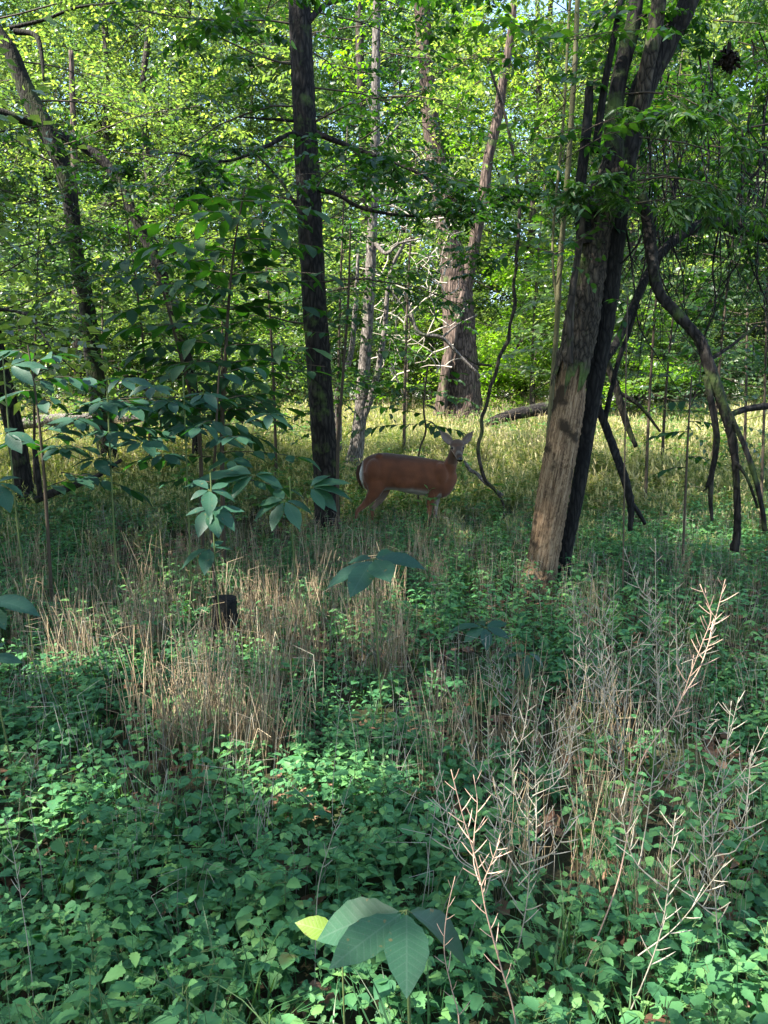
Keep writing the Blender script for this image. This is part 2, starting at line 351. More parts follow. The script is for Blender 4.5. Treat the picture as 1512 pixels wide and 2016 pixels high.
# ------------------------------------------------------------------ scattered ground cover (geometry nodes, stuff only)
def scatter(name, label, cat, pts, yaw, tilt, scl, idx, protos):
    me = bpy.data.meshes.new(name); me.vertices.add(len(pts)); me.vertices.foreach_set('co', np.asarray(pts, np.float32).ravel())
    n = len(pts); az = rng.uniform(0, 6.28, n)
    rot = np.stack([tilt * np.cos(az), tilt * np.sin(az), yaw], -1)
    a = me.attributes.new('rot', 'FLOAT_VECTOR', 'POINT'); a.data.foreach_set('vector', rot.astype(np.float32).ravel())
    a = me.attributes.new('scl', 'FLOAT', 'POINT'); a.data.foreach_set('value', np.asarray(scl, np.float32))
    a = me.attributes.new('idx', 'INT', 'POINT'); a.data.foreach_set('value', np.asarray(idx, np.int32))
    o = obj(name, me); tag(o, label, cat, None, 'stuff')
    c = bpy.data.collections.new(name + '_kinds')
    for k, pm in enumerate(protos):
        c.objects.link(bpy.data.objects.new(f'{name}_{k:02d}', pm))
    ng = bpy.data.node_groups.new(name, 'GeometryNodeTree')
    ng.interface.new_socket('Geometry', in_out='INPUT', socket_type='NodeSocketGeometry'); ng.interface.new_socket('Geometry', in_out='OUTPUT', socket_type='NodeSocketGeometry')
    N, L = ng.nodes.new, ng.links.new
    gi, go = N('NodeGroupInput'), N('NodeGroupOutput')
    ip = N('GeometryNodeInstanceOnPoints'); ci = N('GeometryNodeCollectionInfo'); ci.inputs['Collection'].default_value = c; ci.inputs['Separate Children'].default_value = True; ci.inputs['Reset Children'].default_value = True
    def na(nm, ty):
        q = N('GeometryNodeInputNamedAttribute'); q.data_type = ty; q.inputs['Name'].default_value = nm
        return q.outputs['Attribute']
    er = N('FunctionNodeEulerToRotation'); L(na('rot', 'FLOAT_VECTOR'), er.inputs[0])
    L(gi.outputs[0], ip.inputs['Points']); L(ci.outputs[0], ip.inputs['Instance']); ip.inputs['Pick Instance'].default_value = True
    L(na('idx', 'INT'), ip.inputs['Instance Index']); L(er.outputs[0], ip.inputs['Rotation']); L(na('scl', 'FLOAT'), ip.inputs['Scale'])
    L(ip.outputs[0], go.inputs[0])
    md = o.modifiers.new('scatter', 'NODES'); md.node_group = ng
    return o

def vnoise(x, y, s, seed=0):
    g = np.random.default_rng(seed); out = np.zeros_like(x)
    for k in range(6):
        a = g.uniform(0, 6.28); f = s * g.uniform(0.6, 1.7)
        out += np.sin((x * math.cos(a) + y * math.sin(a)) * f + g.uniform(0, 6.28))
    return out / 6 * 1.6

def field(y0, y1, dens, spread=0.62, margin=0.6, power=1.0):
    """random ground points in the view wedge"""
    area = (y1 - y0) * ((y0 + y1) * spread + 2 * margin)
    n = int(area * dens)
    y = rng.uniform(y0, y1, n * 2); x = rng.uniform(-1, 1, n * 2) * (y1 * spread + margin)
    k = np.abs(x) < y * spread + margin; x, y = x[k][:n], y[k][:n]
    return x, y

def plant_parts(seed, kind):
    """stem rows and leaf rows (pos, dir, normal, size) of one low plant about 0.2 m tall"""
    g = np.random.default_rng(seed)
    H = g.uniform(0.11, 0.24); lean = g.uniform(-0.05, 0.05, 2)
    S = [(lean[0] * t * t, lean[1] * t * t, H * t, 0.0018 * (1 - 0.6 * t)) for t in np.linspace(0, 1, 5)]
    rows = []
    if kind == 'nettle':
        k = 5
        for i in range(k):
            t = 0.38 + 0.62 * i / (k - 1)
            size = (0.036, 0.043, 0.041, 0.032, 0.019)[i] * g.uniform(0.8, 1.25)
            az = i * math.pi / 2 + g.uniform(-0.3, 0.3) + (seed % 5)
            for s in (0, math.pi):
                a = az + s; el = (-0.25, -0.12, 0.05, 0.2, 0.6)[i] + g.uniform(-.15, .15)
                d = np.array((math.cos(a) * math.cos(el), math.sin(a) * math.cos(el), math.sin(el)))
                p = np.array((lean[0] * t * t, lean[1] * t * t, H * t)) + d * size * 0.35
                nmv = np.array((g.normal(0, .15), g.normal(0, .15), 1.0))
                rows.append((p, d, nmv, size, g.uniform(0.15, 0.6) + i * 0.07))
    else:
        for i in range(5):
            a0 = g.uniform(0, 6.28); el = g.uniform(0.5, 1.1); Ls = g.uniform(0.08, 0.2)
            p = np.array((math.cos(a0) * math.cos(el), math.sin(a0) * math.cos(el), math.sin(el))) * Ls + np.array((0, 0, .02))
            for da in (-1.0, 0, 1.0):
                a = a0 + da; d = np.array((math.cos(a), math.sin(a), -0.15))
                rows.append((p, d, np.array((g.normal(0, .15), g.normal(0, .15), 1)), g.uniform(0.026, 0.042) * (1.15 if da == 0 else 0.9), g.uniform(0.2, 0.9)))
    return S, rows

def plant_mesh(seed, kind, tmpl, mat):
    S, rows = plant_parts(seed, kind); mb = MB()
    tube(mb, S, 3, tone=0.3)
    for r in rows:      # short leaf stalks
        p = r[0]; q = np.array((p[0] * .3, p[1] * .3, max(0.01, p[2] - 0.012)))
        tube(mb, [(*q, 0.0009), (*p, 0.0007)], 3, tone=0.3, cap=False)
    leaves(mb, [r[0] for r in rows], np.array([r[1] for r in rows]), np.array([r[2] for r in rows]), np.array([r[3] for r in rows]), tmpl, np.array([r[4] for r in rows]))
    return mb.mesh('low_plant', mat)

def straw_mesh(seed, n, H, spread, mat, r0=0.0014, bend=0.25):
    g = np.random.default_rng(seed); mb = MB()
    for i in range(n):
        b = g.normal(0, spread, 2); l = g.normal(0, 0.10, 2); h = H * (0.3 + 0.8 * g.random() ** 0.8)
        P = [(b[0], b[1], -0.02, r0), (b[0] + l[0] * h * .5, b[1] + l[1] * h * .5, h * 0.5, r0 * .9), (b[0] + l[0] * h * 1.2, b[1] + l[1] * h * 1.2, h * 0.85, r0 * .75)]
        if g.random() < 0.45:   # snapped tip
            a = g.uniform(0, 6.28); k = g.uniform(0.05, 0.14)
            P.append((P[-1][0] + math.cos(a) * k, P[-1][1] + math.sin(a) * k, P[-1][2] + g.uniform(-0.09, 0.05), r0 * .5))
        else: P.append((b[0] + l[0] * h * 1.5, b[1] + l[1] * h * 1.5, h, r0 * .5))
        tube(mb, P, 3, tone=g.uniform(0.1, 0.9), cap=False)
    return mb.mesh('straw', mat)

def blades_mesh(seed, n, H, spread, mat, w=0.004, curl=0.5, dry=0.2):
    g = np.random.default_rng(seed); mb = MB()
    for i in range(n):
        b = g.normal(0, spread, 2); a = g.uniform(0, 6.28); h = H * g.uniform(0.5, 1.15); c = curl * g.uniform(0.2, 1.3)
        d = np.array((math.cos(a), math.sin(a))); s = np.array((-d[1], d[0])) * w * g.uniform(.6, 1.3)
        V = []; K = 4
        for k in range(K + 1):
            t = k / K; out = c * h * t * t; z = h * (t - 0.35 * c * t * t * t)
            ww = (1 - t ** 1.6)
            V += [(b[0] + d[0] * out + s[0] * ww, b[1] + d[1] * out + s[1] * ww, z), (b[0] + d[0] * out - s[0] * ww, b[1] + d[1] * out - s[1] * ww, z + 0.2 * w)]
        tn = g.uniform(0.7, 1.0) if g.random() < dry else g.uniform(0.0, 0.55)
        mb.add(V, None, [(2 * k, 2 * k + 1, 2 * k + 3, 2 * k + 2) for k in range(K)], tn)
    return mb.mesh('grass', mat)

def meadow_mesh(seed, n, H):
    """stilt grass: thin stalks with short side blades and dry seed heads"""
    g = np.random.default_rng(seed); mb = MB(); ps, ds, ns, sz, tn = [], [], [], [], []
    for i in range(n):
        b = g.normal(0, 0.11, 2); l = g.normal(0, 0.16, 2); h = H * g.uniform(0.55, 1.15); dry = g.random() < 0.42
        P = np.array([(b[0] + l[0] * h * t * t, b[1] + l[1] * h * t * t, h * t, 0.0016 * (1 - .5 * t)) for t in (0, .5, 1)])
        t0 = g.uniform(0.75, 1.0) if dry else g.uniform(0.2, 0.6)
        tube(mb, P, 3, tone=t0, cap=False)
        for k in range(3 if dry else 7):
            t = g.uniform(0.25, 0.98); a = g.uniform(0, 6.28); e = g.uniform(-0.2, 0.7)
            ps.append((b[0] + l[0] * h * t * t, b[1] + l[1] * h * t * t, h * t)); ds.append((math.cos(a) * math.cos(e), math.sin(a) * math.cos(e), math.sin(e)))
            ns.append((g.normal(0, .3), g.normal(0, .3), 1)); sz.append(g.uniform(0.05, 0.10)); tn.append(min(1, t0 + g.uniform(-.15, .1)))
        if dry:
            p1 = P[-1, :3]
            for k in range(3):
                ps.append(p1 - (0, 0, .02 * k)); ds.append((g.normal(0, .3), g.normal(0, .3), 1)); ns.append((g.normal(), g.normal(), .1)); sz.append(g.uniform(.05, .09)); tn.append(g.uniform(.85, 1))
    T = LEAF_FAR[0].copy(); T[:, 1] *= 0.38
    leaves(mb, ps, np.array(ds, float), np.array(ns, float), np.array(sz), (T, LEAF_FAR[1], LEAF_FAR[2]), np.array(tn))
    return mb.mesh('meadow', M['grass'])

def in_px(x, y):
    """photo column and row of ground points"""
    z = gz(x, y) - EYE; dep = y * CP - z * SP
    return 756 + F * x / dep, 1008 - F * (y * SP + z * CP) / dep

def build_cover():
    low = [plant_mesh(s, 'nettle', LEAF_NEAR, M['leaf_nettle']) for s in range(6)] + [plant_mesh(20 + s, 'tri', LEAF_ROUND, M['leaf_nettle']) for s in range(4)]
    small = [plant_mesh(40 + s, 'nettle', LEAF_MID, M['leaf_nettle']) for s in range(5)] + [plant_mesh(50 + s, 'tri', LEAF_MID, M['leaf_nettle']) for s in range(4)]
    # near carpet
    x, y = field(1.0, 4.6, 260)
    k = rng.random(len(x)) < np.clip(0.68 + 0.6 * vnoise(x, y, 2.6, 3), 0.15, 1)
    # thinner inside the straw patch
    px, py = in_px(x, y)
    patch = (px > 190) & (px < 560) & (py > 1440) & (py < 1620)
    k &= ~(patch & (rng.random(len(x)) < 0.6))
    patch2 = (px > 960) & (px < 1290) & (py > 1600) & (py < 1860); k &= ~(patch2 & (rng.random(len(x)) < 0.6))
    x, y = x[k], y[k]; n = len(x)
    idx = np.where(rng.random(n) < 0.75, rng.integers(0, 6, n), rng.integers(6, 10, n))
    scatter('ground_plants', 'dense carpet of low toothed leaf plants covering the shaded foreground', 'ground cover', np.stack([x, y, gz(x, y)], -1), rng.uniform(0, 6.28, n), rng.uniform(0, 0.3, n), rng.uniform(0.6, 1.25, n), idx, low)
    x, y = field(4.6, 11.5, 110)
    k = rng.random(len(x)) < np.clip(0.62 + 0.6 * vnoise(x, y, 1.3, 5), 0.1, 1)
    x, y = x[k], y[k]; n = len(x)
    scatter('woodland_plants', 'low leafy plants filling the shade round the tree trunks', 'ground cover', np.stack([x, y, gz(x, y)], -1), rng.uniform(0, 6.28, n), rng.uniform(0, 0.3, n), rng.uniform(0.8, 1.7, n), rng.integers(0, 9, n), small)
    # straw patches
    straw = [straw_mesh(60 + s, 15, 0.60, 0.06, M['straw'], 0.0021) for s in range(5)]
    pts = []; scl = []
    def patch_px(px0, px1, py0, py1, n, sc=1.0, dens_noise=9):
        c = 0
        while c < n:
            # ground rows between py0 and py1
            py = random.uniform(py0, py1); px = random.uniform(px0, px1)
            Y = 3.0
            for _ in range(12):      # row -> distance on the ground
                Yn = (EYE - G(0, Y)) * F / max(20, (py - 790)) * 1.0
                Y = 0.5 * Y + 0.5 * Yn
            X = (px - 756) / F * Y * 1.0
            if float(vnoise(np.array([X]), np.array([Y]), dens_noise, 9)[0]) + random.uniform(-.5, .7) < 0: continue
            pts.append((X, Y, G(X, Y))); scl.append(sc * random.uniform(.7, 1.15)); c += 1
    patch_px(215, 540, 1470, 1560, 36, 0.92, 5)
    patch_px(10, 560, 1270, 1420, 48, 0.82, 5)
    patch_px(560, 800, 1290, 1380, 26, 0.75)
    patch_px(980, 1270, 1640, 1860, 13, 0.7, 5)
    patch_px(820, 1250, 1480, 1640, 18, 0.7, 5)
    patch_px(1260, 1512, 1700, 2000, 16, 0.5)
    patch_px(420, 780, 1130, 1290, 70, 0.9)
    patch_px(0, 420, 1110, 1240, 40, 0.85, 5)
    patch_px(1120, 1512, 1120, 1500, 40, 0.7)
    patch_px(660, 1040, 1060, 1200, 45, 0.75)
    n = len(pts)
    scatter('dry_straw', 'tufts of dry tan straw standing among the green plants', 'dry grass', pts, rng.uniform(0, 6.28, n), rng.uniform(0, .1, n), scl, rng.integers(0, 5, n), straw)
    x, y = field(11, 25, 5); k = vnoise(x, y, .9, 12) + rng.uniform(-.5, .5, len(x)) > .15; x, y = x[k], y[k]; n = len(x)
    scatter('meadow_straw', 'taller pale dry straw standing in drifts in the sunny clearing', 'dry grass', np.stack([x, y, gz(x, y)], -1), rng.uniform(0, 6.28, n), rng.uniform(0, .12, n), rng.uniform(.8, 1.25, n), rng.integers(0, 5, n), straw)
    # thin single stalks everywhere in the shade
    thin = [straw_mesh(80 + s, 5, 0.45, 0.05, M['stalk_grey'], 0.0014) for s in range(4)]
    x, y = field(2.0, 10.5, 14); n = len(x)
    scatter('thin_stalks', 'thin grey dead stalks standing here and there in the shaded undergrowth', 'dry grass', np.stack([x, y, gz(x, y)], -1), rng.uniform(0, 6.28, n), rng.uniform(0, .25, n), rng.uniform(.6, 1.2, n), rng.integers(0, 4, n), thin)
    # grass blades
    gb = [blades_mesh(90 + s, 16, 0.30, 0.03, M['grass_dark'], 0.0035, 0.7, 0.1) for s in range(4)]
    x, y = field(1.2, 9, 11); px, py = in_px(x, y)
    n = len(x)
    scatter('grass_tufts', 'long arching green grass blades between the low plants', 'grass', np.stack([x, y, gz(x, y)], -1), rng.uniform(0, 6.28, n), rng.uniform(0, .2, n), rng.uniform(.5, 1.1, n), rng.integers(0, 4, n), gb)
    # meadow
    md = [meadow_mesh(100 + s, 26, 0.42) for s in range(6)]
    x, y = field(8.0, 15, 22); k = rng.random(len(x)) < np.clip((y - 7.5) / 3, 0.15, 1); x, y = x[k], y[k]
    x2, y2 = field(15, 27, 15); x = np.concatenate([x, x2]); y = np.concatenate([y, y2]); n = len(x)
    scatter('meadow_grass', 'pale yellow green stilt grass with dry seed heads filling the sunny clearing', 'grass', np.stack([x, y, gz(x, y)], -1), rng.uniform(0, 6.28, n), rng.uniform(0, .2, n), rng.uniform(.6, 1.1, n) * np.clip((y - 5) / 7, .55, 1) * (1 + .4 * vnoise(x, y, 1.2, 21)), rng.integers(0, 6, n), md)
    forb = [plant_mesh(140 + q, 'nettle', LEAF_MID, M['leaf_forb']) for q in range(4)] + [plant_mesh(150 + q, 'tri', LEAF_MID, M['leaf_forb']) for q in range(2)]
    x, y = field(9, 24, 16); k = vnoise(x, y, 1.0, 31) + rng.uniform(-.4, .4, len(x)) > .1; x, y = x[k], y[k]; n = len(x)
    scatter('clearing_plants', 'taller leafy green weeds in patches among the pale grass of the clearing', 'ground cover', np.stack([x, y, gz(x, y)], -1), rng.uniform(0, 6.28, n), rng.uniform(0, .3, n), rng.uniform(1.6, 3.2, n), rng.integers(0, 6, n), forb)
    # leaf litter
    lt = []
    for s in range(3):
        mb = MB(); g = np.random.default_rng(s + 200); k = 5
        a = g.uniform(0, 6.28, k)
        leaves(mb, np.stack([g.normal(0, .06, k), g.normal(0, .06, k), g.uniform(.005, .03, k)], -1), np.stack([np.cos(a), np.sin(a), g.normal(0, .2, k)], -1), np.stack([g.normal(0, .4, k), g.normal(0, .4, k), np.ones(k)], -1), g.uniform(.05, .1, k), LEAF_ROUND, g.uniform(0, 1, k))
        lt.append(mb.mesh('litter', M['litter']))
    x, y = field(1.0, 10, 16); n = len(x)
    scatter('leaf_litter', 'brown dead leaves lying on the soil under the plants', 'leaf litter', np.stack([x, y, gz(x, y)], -1), rng.uniform(0, 6.28, n), rng.uniform(0, .1, n), rng.uniform(.7, 1.2, n), rng.integers(0, 3, n), lt)
build_cover()

# ------------------------------------------------------------------ foliage growth
def grow(start, direction, length, r0, g, twigs, rows, depth=0, maxd=2, nb=5, leafn=14, lsize=0.08, droop=0.12, flat=0.5, cloud=0.0, lift=0.0):
    """grows a branch; twigs collects tube rows, rows collects leaves"""
    d = np.array(direction, float); d /= np.linalg.norm(d)
    K = 6; P = [np.array(start, float)]
    bend = g.normal(0, 0.16, 3)
    for k in range(K):
        d = d + bend * 0.35 + g.normal(0, 0.09, 3) + np.array((0, 0, lift - droop * (k / K)))
        d /= np.linalg.norm(d); P.append(P[-1] + d * length / K)
    P = np.array(P); rr = r0 * np.linspace(1, 0.35, K + 1)
    twigs.append(np.column_stack([P, rr]))
    if depth < maxd:
        for i in range(nb):
            t = (i + g.uniform(0.3, 1)) / nb * 0.85 + 0.15; k = min(K - 1, int(t * K)); p = P[k] + (P[k + 1] - P[k]) * (t * K - k)
            tg = P[k + 1] - P[k]; tg /= np.linalg.norm(tg)
            s = np.cross(tg, (0, 0, 1)); s /= np.linalg.norm(s) + 1e-6
            side = s * (1 if i % 2 else -1) * g.uniform(0.7, 1.2) + np.array((0, 0, g.normal(0, 0.35 * (1 - flat) + 0.1)))
            nd = tg * 0.75 + side
            grow(p, nd, length * (1 - 0.5 * t) * g.uniform(0.45, 0.7), r0 * 0.45, g, twigs, rows, depth + 1, maxd, nb, leafn, lsize, droop, flat, cloud)
    else:
        n = leafn; t = np.linspace(0.08, 1, n) * K * 0.999; k = t.astype(int); p = P[k] + (P[k + 1] - P[k]) * (t - k)[:, None]
        tg = P[k + 1] - P[k]; tg /= np.linalg.norm(tg, axis=1)[:, None]
        s = np.cross(tg, (0, 0, 1)); s /= np.linalg.norm(s, axis=1)[:, None] + 1e-6
        sg = np.where(np.arange(n) % 2, 1, -1)[:, None]
        dd = tg * 0.5 + s * sg * g.uniform(0.6, 1.2, (n, 1)) + g.normal(0, 0.2, (n, 3)) + (0, 0, -0.18)
        nn = np.array((0, 0, 1)) + g.normal(0, 0.45, (n, 3))
        if cloud: p = p + g.normal(0, 1, (n, 3)) * (cloud, cloud, cloud * 0.6)
        sz = lsize * g.uniform(0.6, 1.25, n)
        rows.append((p, dd, nn, sz, np.clip(g.normal(0.47, 0.28) + g.normal(0, 0.14, n), 0, 1)))

def rows_to(mb, rows, tmpl):
    if not rows: return
    leaves(mb, np.concatenate([r[0] for r in rows]), np.concatenate([r[1] for r in rows]), np.concatenate([r[2] for r in rows]), np.concatenate([r[3] for r in rows]), tmpl, np.concatenate([r[4] for r in rows]))

def crown_parts(root, g, spec, mat_leaf, mat_twig, tmpl):
    """spec: list of (start, dir, length, radius, kwargs) -> one branch mesh and one leaf mesh under root"""
    tw, rows = [], []
    for st, d, ln, r, kw in spec: grow(st, d, ln, r, g, tw, rows, **kw)
    m1, m2 = MB(), MB()
    for P in tw: tube(m1, P, 4 if P[0, 3] < .02 else 7, tone=0.4, cap=False)
    rows_to(m2, rows, tmpl)
    inv = -np.array(root.location)
    for m in (m1, m2): m.v = [v + inv for v in m.v]
    b = obj('branches', m1.mesh('branches', mat_twig), root)
    c = obj('foliage', m2.mesh('foliage', mat_leaf), root); b['kind'] = 'stuff'; c['kind'] = 'stuff'
    return c

# forest tree prototypes: trunk, limbs and crown
def tree_proto(seed, H, spread, zlow, leaf, mat, nl=16, bark='bark_far', leafn=44, tmpl=None, sub=6, cloud=0.26, limb=0.22):
    g = np.random.default_rng(seed)
    tr = MB(); k = 10; w = np.cumsum(g.normal(0, 0.10 * H / 12, (k, 2)), axis=0)
    P = np.array([(w[i, 0] - w[0, 0], w[i, 1] - w[0, 1], H * i / (k - 1), (0.012 * H) * (1 - 0.8 * i / (k - 1))) for i in range(k)])
    P[0, 2] = -0.3; P[0, 3] *= 1.35
    S = catmull(P, 0.5); tube(tr, S, 10, 0.06, 3, 0.5, seed)
    tw, rows = [], []
    for i in range(nl):
        t = zlow + (0.97 - zlow) * (i + g.uniform(0, 1)) / nl; q = t * (k - 1); j = min(k - 2, int(q)); p = P[j] + (P[j + 1] - P[j]) * (q - j)
        a = i * 2.4 + g.uniform(-.5, .5); el = g.uniform(-0.05, 0.5) + 0.6 * max(0, t - .6)
        ln = spread * (1.05 - 0.65 * t) * g.uniform(0.75, 1.25)
        grow(p[:3], (math.cos(a) * math.cos(el), math.sin(a) * math.cos(el), math.sin(el)), ln, max(0.012, p[3] * limb), g, tw, rows, 0, 2, sub, leafn, leaf, 0.1, 0.3, cloud)
    lm = MB()
    for Q in tw:
        if Q[0, 3] > 0.006: tube(lm, Q, 4, tone=.5, cap=False)
        else: tube(lm, Q[::2], 3, tone=.5, cap=False)
    cm = MB(); rows_to(cm, rows, tmpl or LEAF_FAR)
    return dict(trunk=tr.mesh('trunk', M[bark]), limbs=lm.mesh('limbs', M[bark]), crown=cm.mesh('crown', M[mat]))

def place_tree(pr, name, label, cat, x, y, s, rz, group, sz=1.0, matl=None):
    o = thing(name, label, cat, (x, y, G(x, min(y, 60)) - 0.05), group)
    o.rotation_euler.z = rz; o.scale = (s, s, s * sz)
    a = obj('trunk', pr['trunk'], o); b = obj('branches', pr['limbs'], o); c = obj('crown', pr['crown'], o)
    b['kind'] = 'stuff'; c['kind'] = 'stuff'
    return o

# leaves cut out of the near crowns to throw sun flecks at chosen spots
FLECKS = [(412, 955, 4.6, .13), (418, 1005, 4.6, .13), (330, 1085, 6.2, .30), (285, 1130, 5.8, .22), (470, 1105, 6.0, .28), (560, 1120, 5.6, .12), (520, 1200, 5.2, .16), (350, 1170, 5.2, .15), (755, 1135, 5.6, .16),
          (200, 1300, 4.2, .16), (90, 1290, 4.2, .14), (380, 1350, 3.6, .14), (480, 1440, 3.1, .10), (560, 1475, 2.9, .16), (700, 1480, 2.9, .08), (640, 1830, 1.6, .05), (600, 1950, 1.7, .07), (720, 1990, 1.65, .05), (912, 1600, 1.55, .07), (930, 1700, 1.55, .05),
          (1390, 1190, 2.1, .10), (1400, 1860, 1.75, .10), (1470, 1800, 1.8, .06), (1050, 1600, 2.4, .05), (820, 1290, 4, .07), (640, 1290, 3.8, .12), (150, 1550, 2.8, .07), (30, 1560, 2.6, .08), (1180, 1350, 3.4, .10), (410, 1250, 4.4, .2), (150, 1180, 5, .15)]
def open_crown(o):
    b = o.matrix_basis; a = o.location; mw = Matrix.LocRotScale(o.location, o.rotation_euler, o.scale)
    ch = [c for c in o.children if c.name.startswith('crown')][0]; me = ch.data; nv = len(me.vertices)
    co = np.zeros(nv * 3, np.float32); me.vertices.foreach_get('co', co); co = co.reshape(-1, 3).astype(float)
    tn = np.zeros(nv, np.float32); me.attributes['tone'].data.foreach_get('value', tn)
    Wm = np.array(mw); w = co @ Wm[:3, :3].T + Wm[:3, 3]; cen = w.reshape(-1, 4, 3).mean(1); keep = np.ones(len(cen), bool); d = np.array(sd)
    for px, py, Y, r in FLECKS:
        q = cen - np.array(at(px, py, Y)); t = q @ d; perp = np.linalg.norm(q - t[:, None] * d, axis=1)
        keep &= ~((perp < r + .05) & (t > 0))
    if keep.all(): return
    V = co.reshape(-1, 4, 3)[keep]; n = len(V); mb = MB()
    mb.add(V.reshape(-1, 3), (np.array([[0, 2, 1], [0, 3, 2]])[None] + (np.arange(n) * 4)[:, None, None]).reshape(-1, 3), None, tn.reshape(-1, 4)[keep].reshape(-1))
    ch.data = mb.mesh('crown', me.materials[0])

def build_forest():
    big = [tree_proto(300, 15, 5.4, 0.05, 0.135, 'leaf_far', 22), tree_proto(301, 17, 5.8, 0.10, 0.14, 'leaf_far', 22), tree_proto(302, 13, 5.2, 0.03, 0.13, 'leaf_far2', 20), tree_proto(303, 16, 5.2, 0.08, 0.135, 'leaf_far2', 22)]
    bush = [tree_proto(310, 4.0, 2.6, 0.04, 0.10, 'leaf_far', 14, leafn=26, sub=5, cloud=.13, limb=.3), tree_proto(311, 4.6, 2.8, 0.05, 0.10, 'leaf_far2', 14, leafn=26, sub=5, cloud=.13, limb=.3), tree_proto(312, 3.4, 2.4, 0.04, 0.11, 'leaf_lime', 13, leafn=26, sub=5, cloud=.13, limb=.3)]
    g = random.Random(5)
    # far wall of the forest
    spots = []
    for row, (Y, dx, jit) in enumerate(((27, 4.6, 1.4), (33, 5.0, 2), (40, 6.0, 2.5), (50, 6.5, 3), (62, 7.0, 3))):
        w = Y * 0.62 + 3; x = -w
        while x < w:
            spots.append((x + g.uniform(-jit, jit), Y + g.uniform(-2, 2), row)); x += dx
    for i, (x, y, row) in enumerate(spots):
        place_tree(big[g.randrange(4)], 'forest_tree', 'tall leafy tree in the sunlit forest wall beyond the clearing', 'tree', x, y, g.uniform(0.85, 1.2) * (1 + 0.08 * row), g.uniform(0, 6.28), 'trees of the far forest wall', 1.25)
    # shrubs along the edge of the clearing
    for y0, y1, smin, smax in ((22, 25, .75, 1.15), (25.5, 30, 1.1, 1.5), (36, 44, 1.4, 1.9)):
        x = -y1 * .64
        while x < y1 * .64:
            k = 2 if (2.0 < x < 5 and y0 == 22) else g.randrange(2)
            place_tree(bush[k], 'shrub', 'lime green shrub along the far edge of the grassy clearing' if k == 2 else 'leafy green shrub along the far edge of the grassy clearing', 'shrub', x, g.uniform(y0, y1), g.uniform(smin, smax), g.uniform(0, 6.28), 'shrubs at the far edge of the clearing'); x += g.uniform(1.3, 2.3) * smin
    o = place_tree(bush[2], 'shrub', 'bright lime green shrub glowing in the sun right of the thick brown trunk', 'shrub', 4.0, 21.3, 1.1, 1, None, 1.15)
    o = place_tree(bush[2], 'shrub', 'low lime green shrub behind the split trunk', 'shrub', 6.6, 20.5, 0.9, 2.2, None, 1.0)
    # canopy of the near wood: tall trees left of and around the photographer, which keep the foreground shaded
    for i, (x, y, s) in enumerate([(-9.5, 1.0, 1.0), (-8.8, 5.2, 1.05), (-12.5, -2, 1.0), (-13.5, 3.5, 1.0), (-11, 8.2, 0.9), (-5.0, -3.0, 0.95), (3.5, -6.5, 1.0)]):
        o = place_tree(big[i % 4], 'canopy_tree', 'tall tree outside the picture whose crown shades the foreground', 'tree', x, y, s, i * 1.3, 'tall trees round the photographer')
        open_crown(o)
build_forest()

# ------------------------------------------------------------------ the traced trees
def tree_from(name, label, cat, base, trunk, mat, branches=(), group=None, rough=0.08, sides=22, step=0.06, seed=0):
    """trunk and branch paths (px, py, Y, width px); a child mesh for each"""
    root = thing(name, label, cat, base, group); inv = -np.array(base)
    def mk(nm, path, sides_, st, rg, m, sd_):
        mb = MB(); tube_px(mb, path, st, sides_, rg, sd_); mb.v = [v + inv for v in mb.v]
        return obj(nm, mb.mesh(nm, m), root)
    mk('trunk', trunk, sides, step, rough, mat, seed)
    for i, b in enumerate(branches):
        mk('branch', b, 10, 0.08, rough, mat, seed + i + 1)
    return root

def leafy(root, specs, seed, leaf='leaf_mid', tmpl=None, twig='twig'):
    return crown_parts(root, np.random.default_rng(seed), specs, M[leaf], M[twig], tmpl or LEAF_MID)

KW = dict(maxd=2, nb=5, leafn=9, lsize=0.08, droop=0.08, flat=0.85)
def V3(p): return (p.x, p.y, p.z)
def interp_path(path, py):
    for a, b in zip(path[:-1], path[1:]):
        lo, hi = min(a[1], b[1]), max(a[1], b[1])
        if lo <= py <= hi:
            t = (py - a[1]) / (b[1] - a[1] + 1e-9)
            return at(a[0] + (b[0] - a[0]) * t, py, a[2] + (b[2] - a[2]) * t)
    return at(*path[-1][:3])

def side_branches(path, pys, length, g, up=(-0.05, 0.35), r=0.016, azs=None, kw=KW, back=0.6):
    """branches leaving a traced trunk at given photo rows, left and right in turn"""
    out = []
    for i, py in enumerate(pys):
        p = interp_path(path, py)
        a = (azs[i] if azs else (0 if i % 2 else math.pi)) + g.uniform(-0.9, 0.9)
        if math.sin(a) < -back: a = -a
        el = g.uniform(*up)
        out.append((V3(p), (math.cos(a) * math.cos(el), math.sin(a) * math.cos(el), math.sin(el)), length * g.uniform(0.7, 1.3), r * g.uniform(.7, 1.2), kw))
    return out

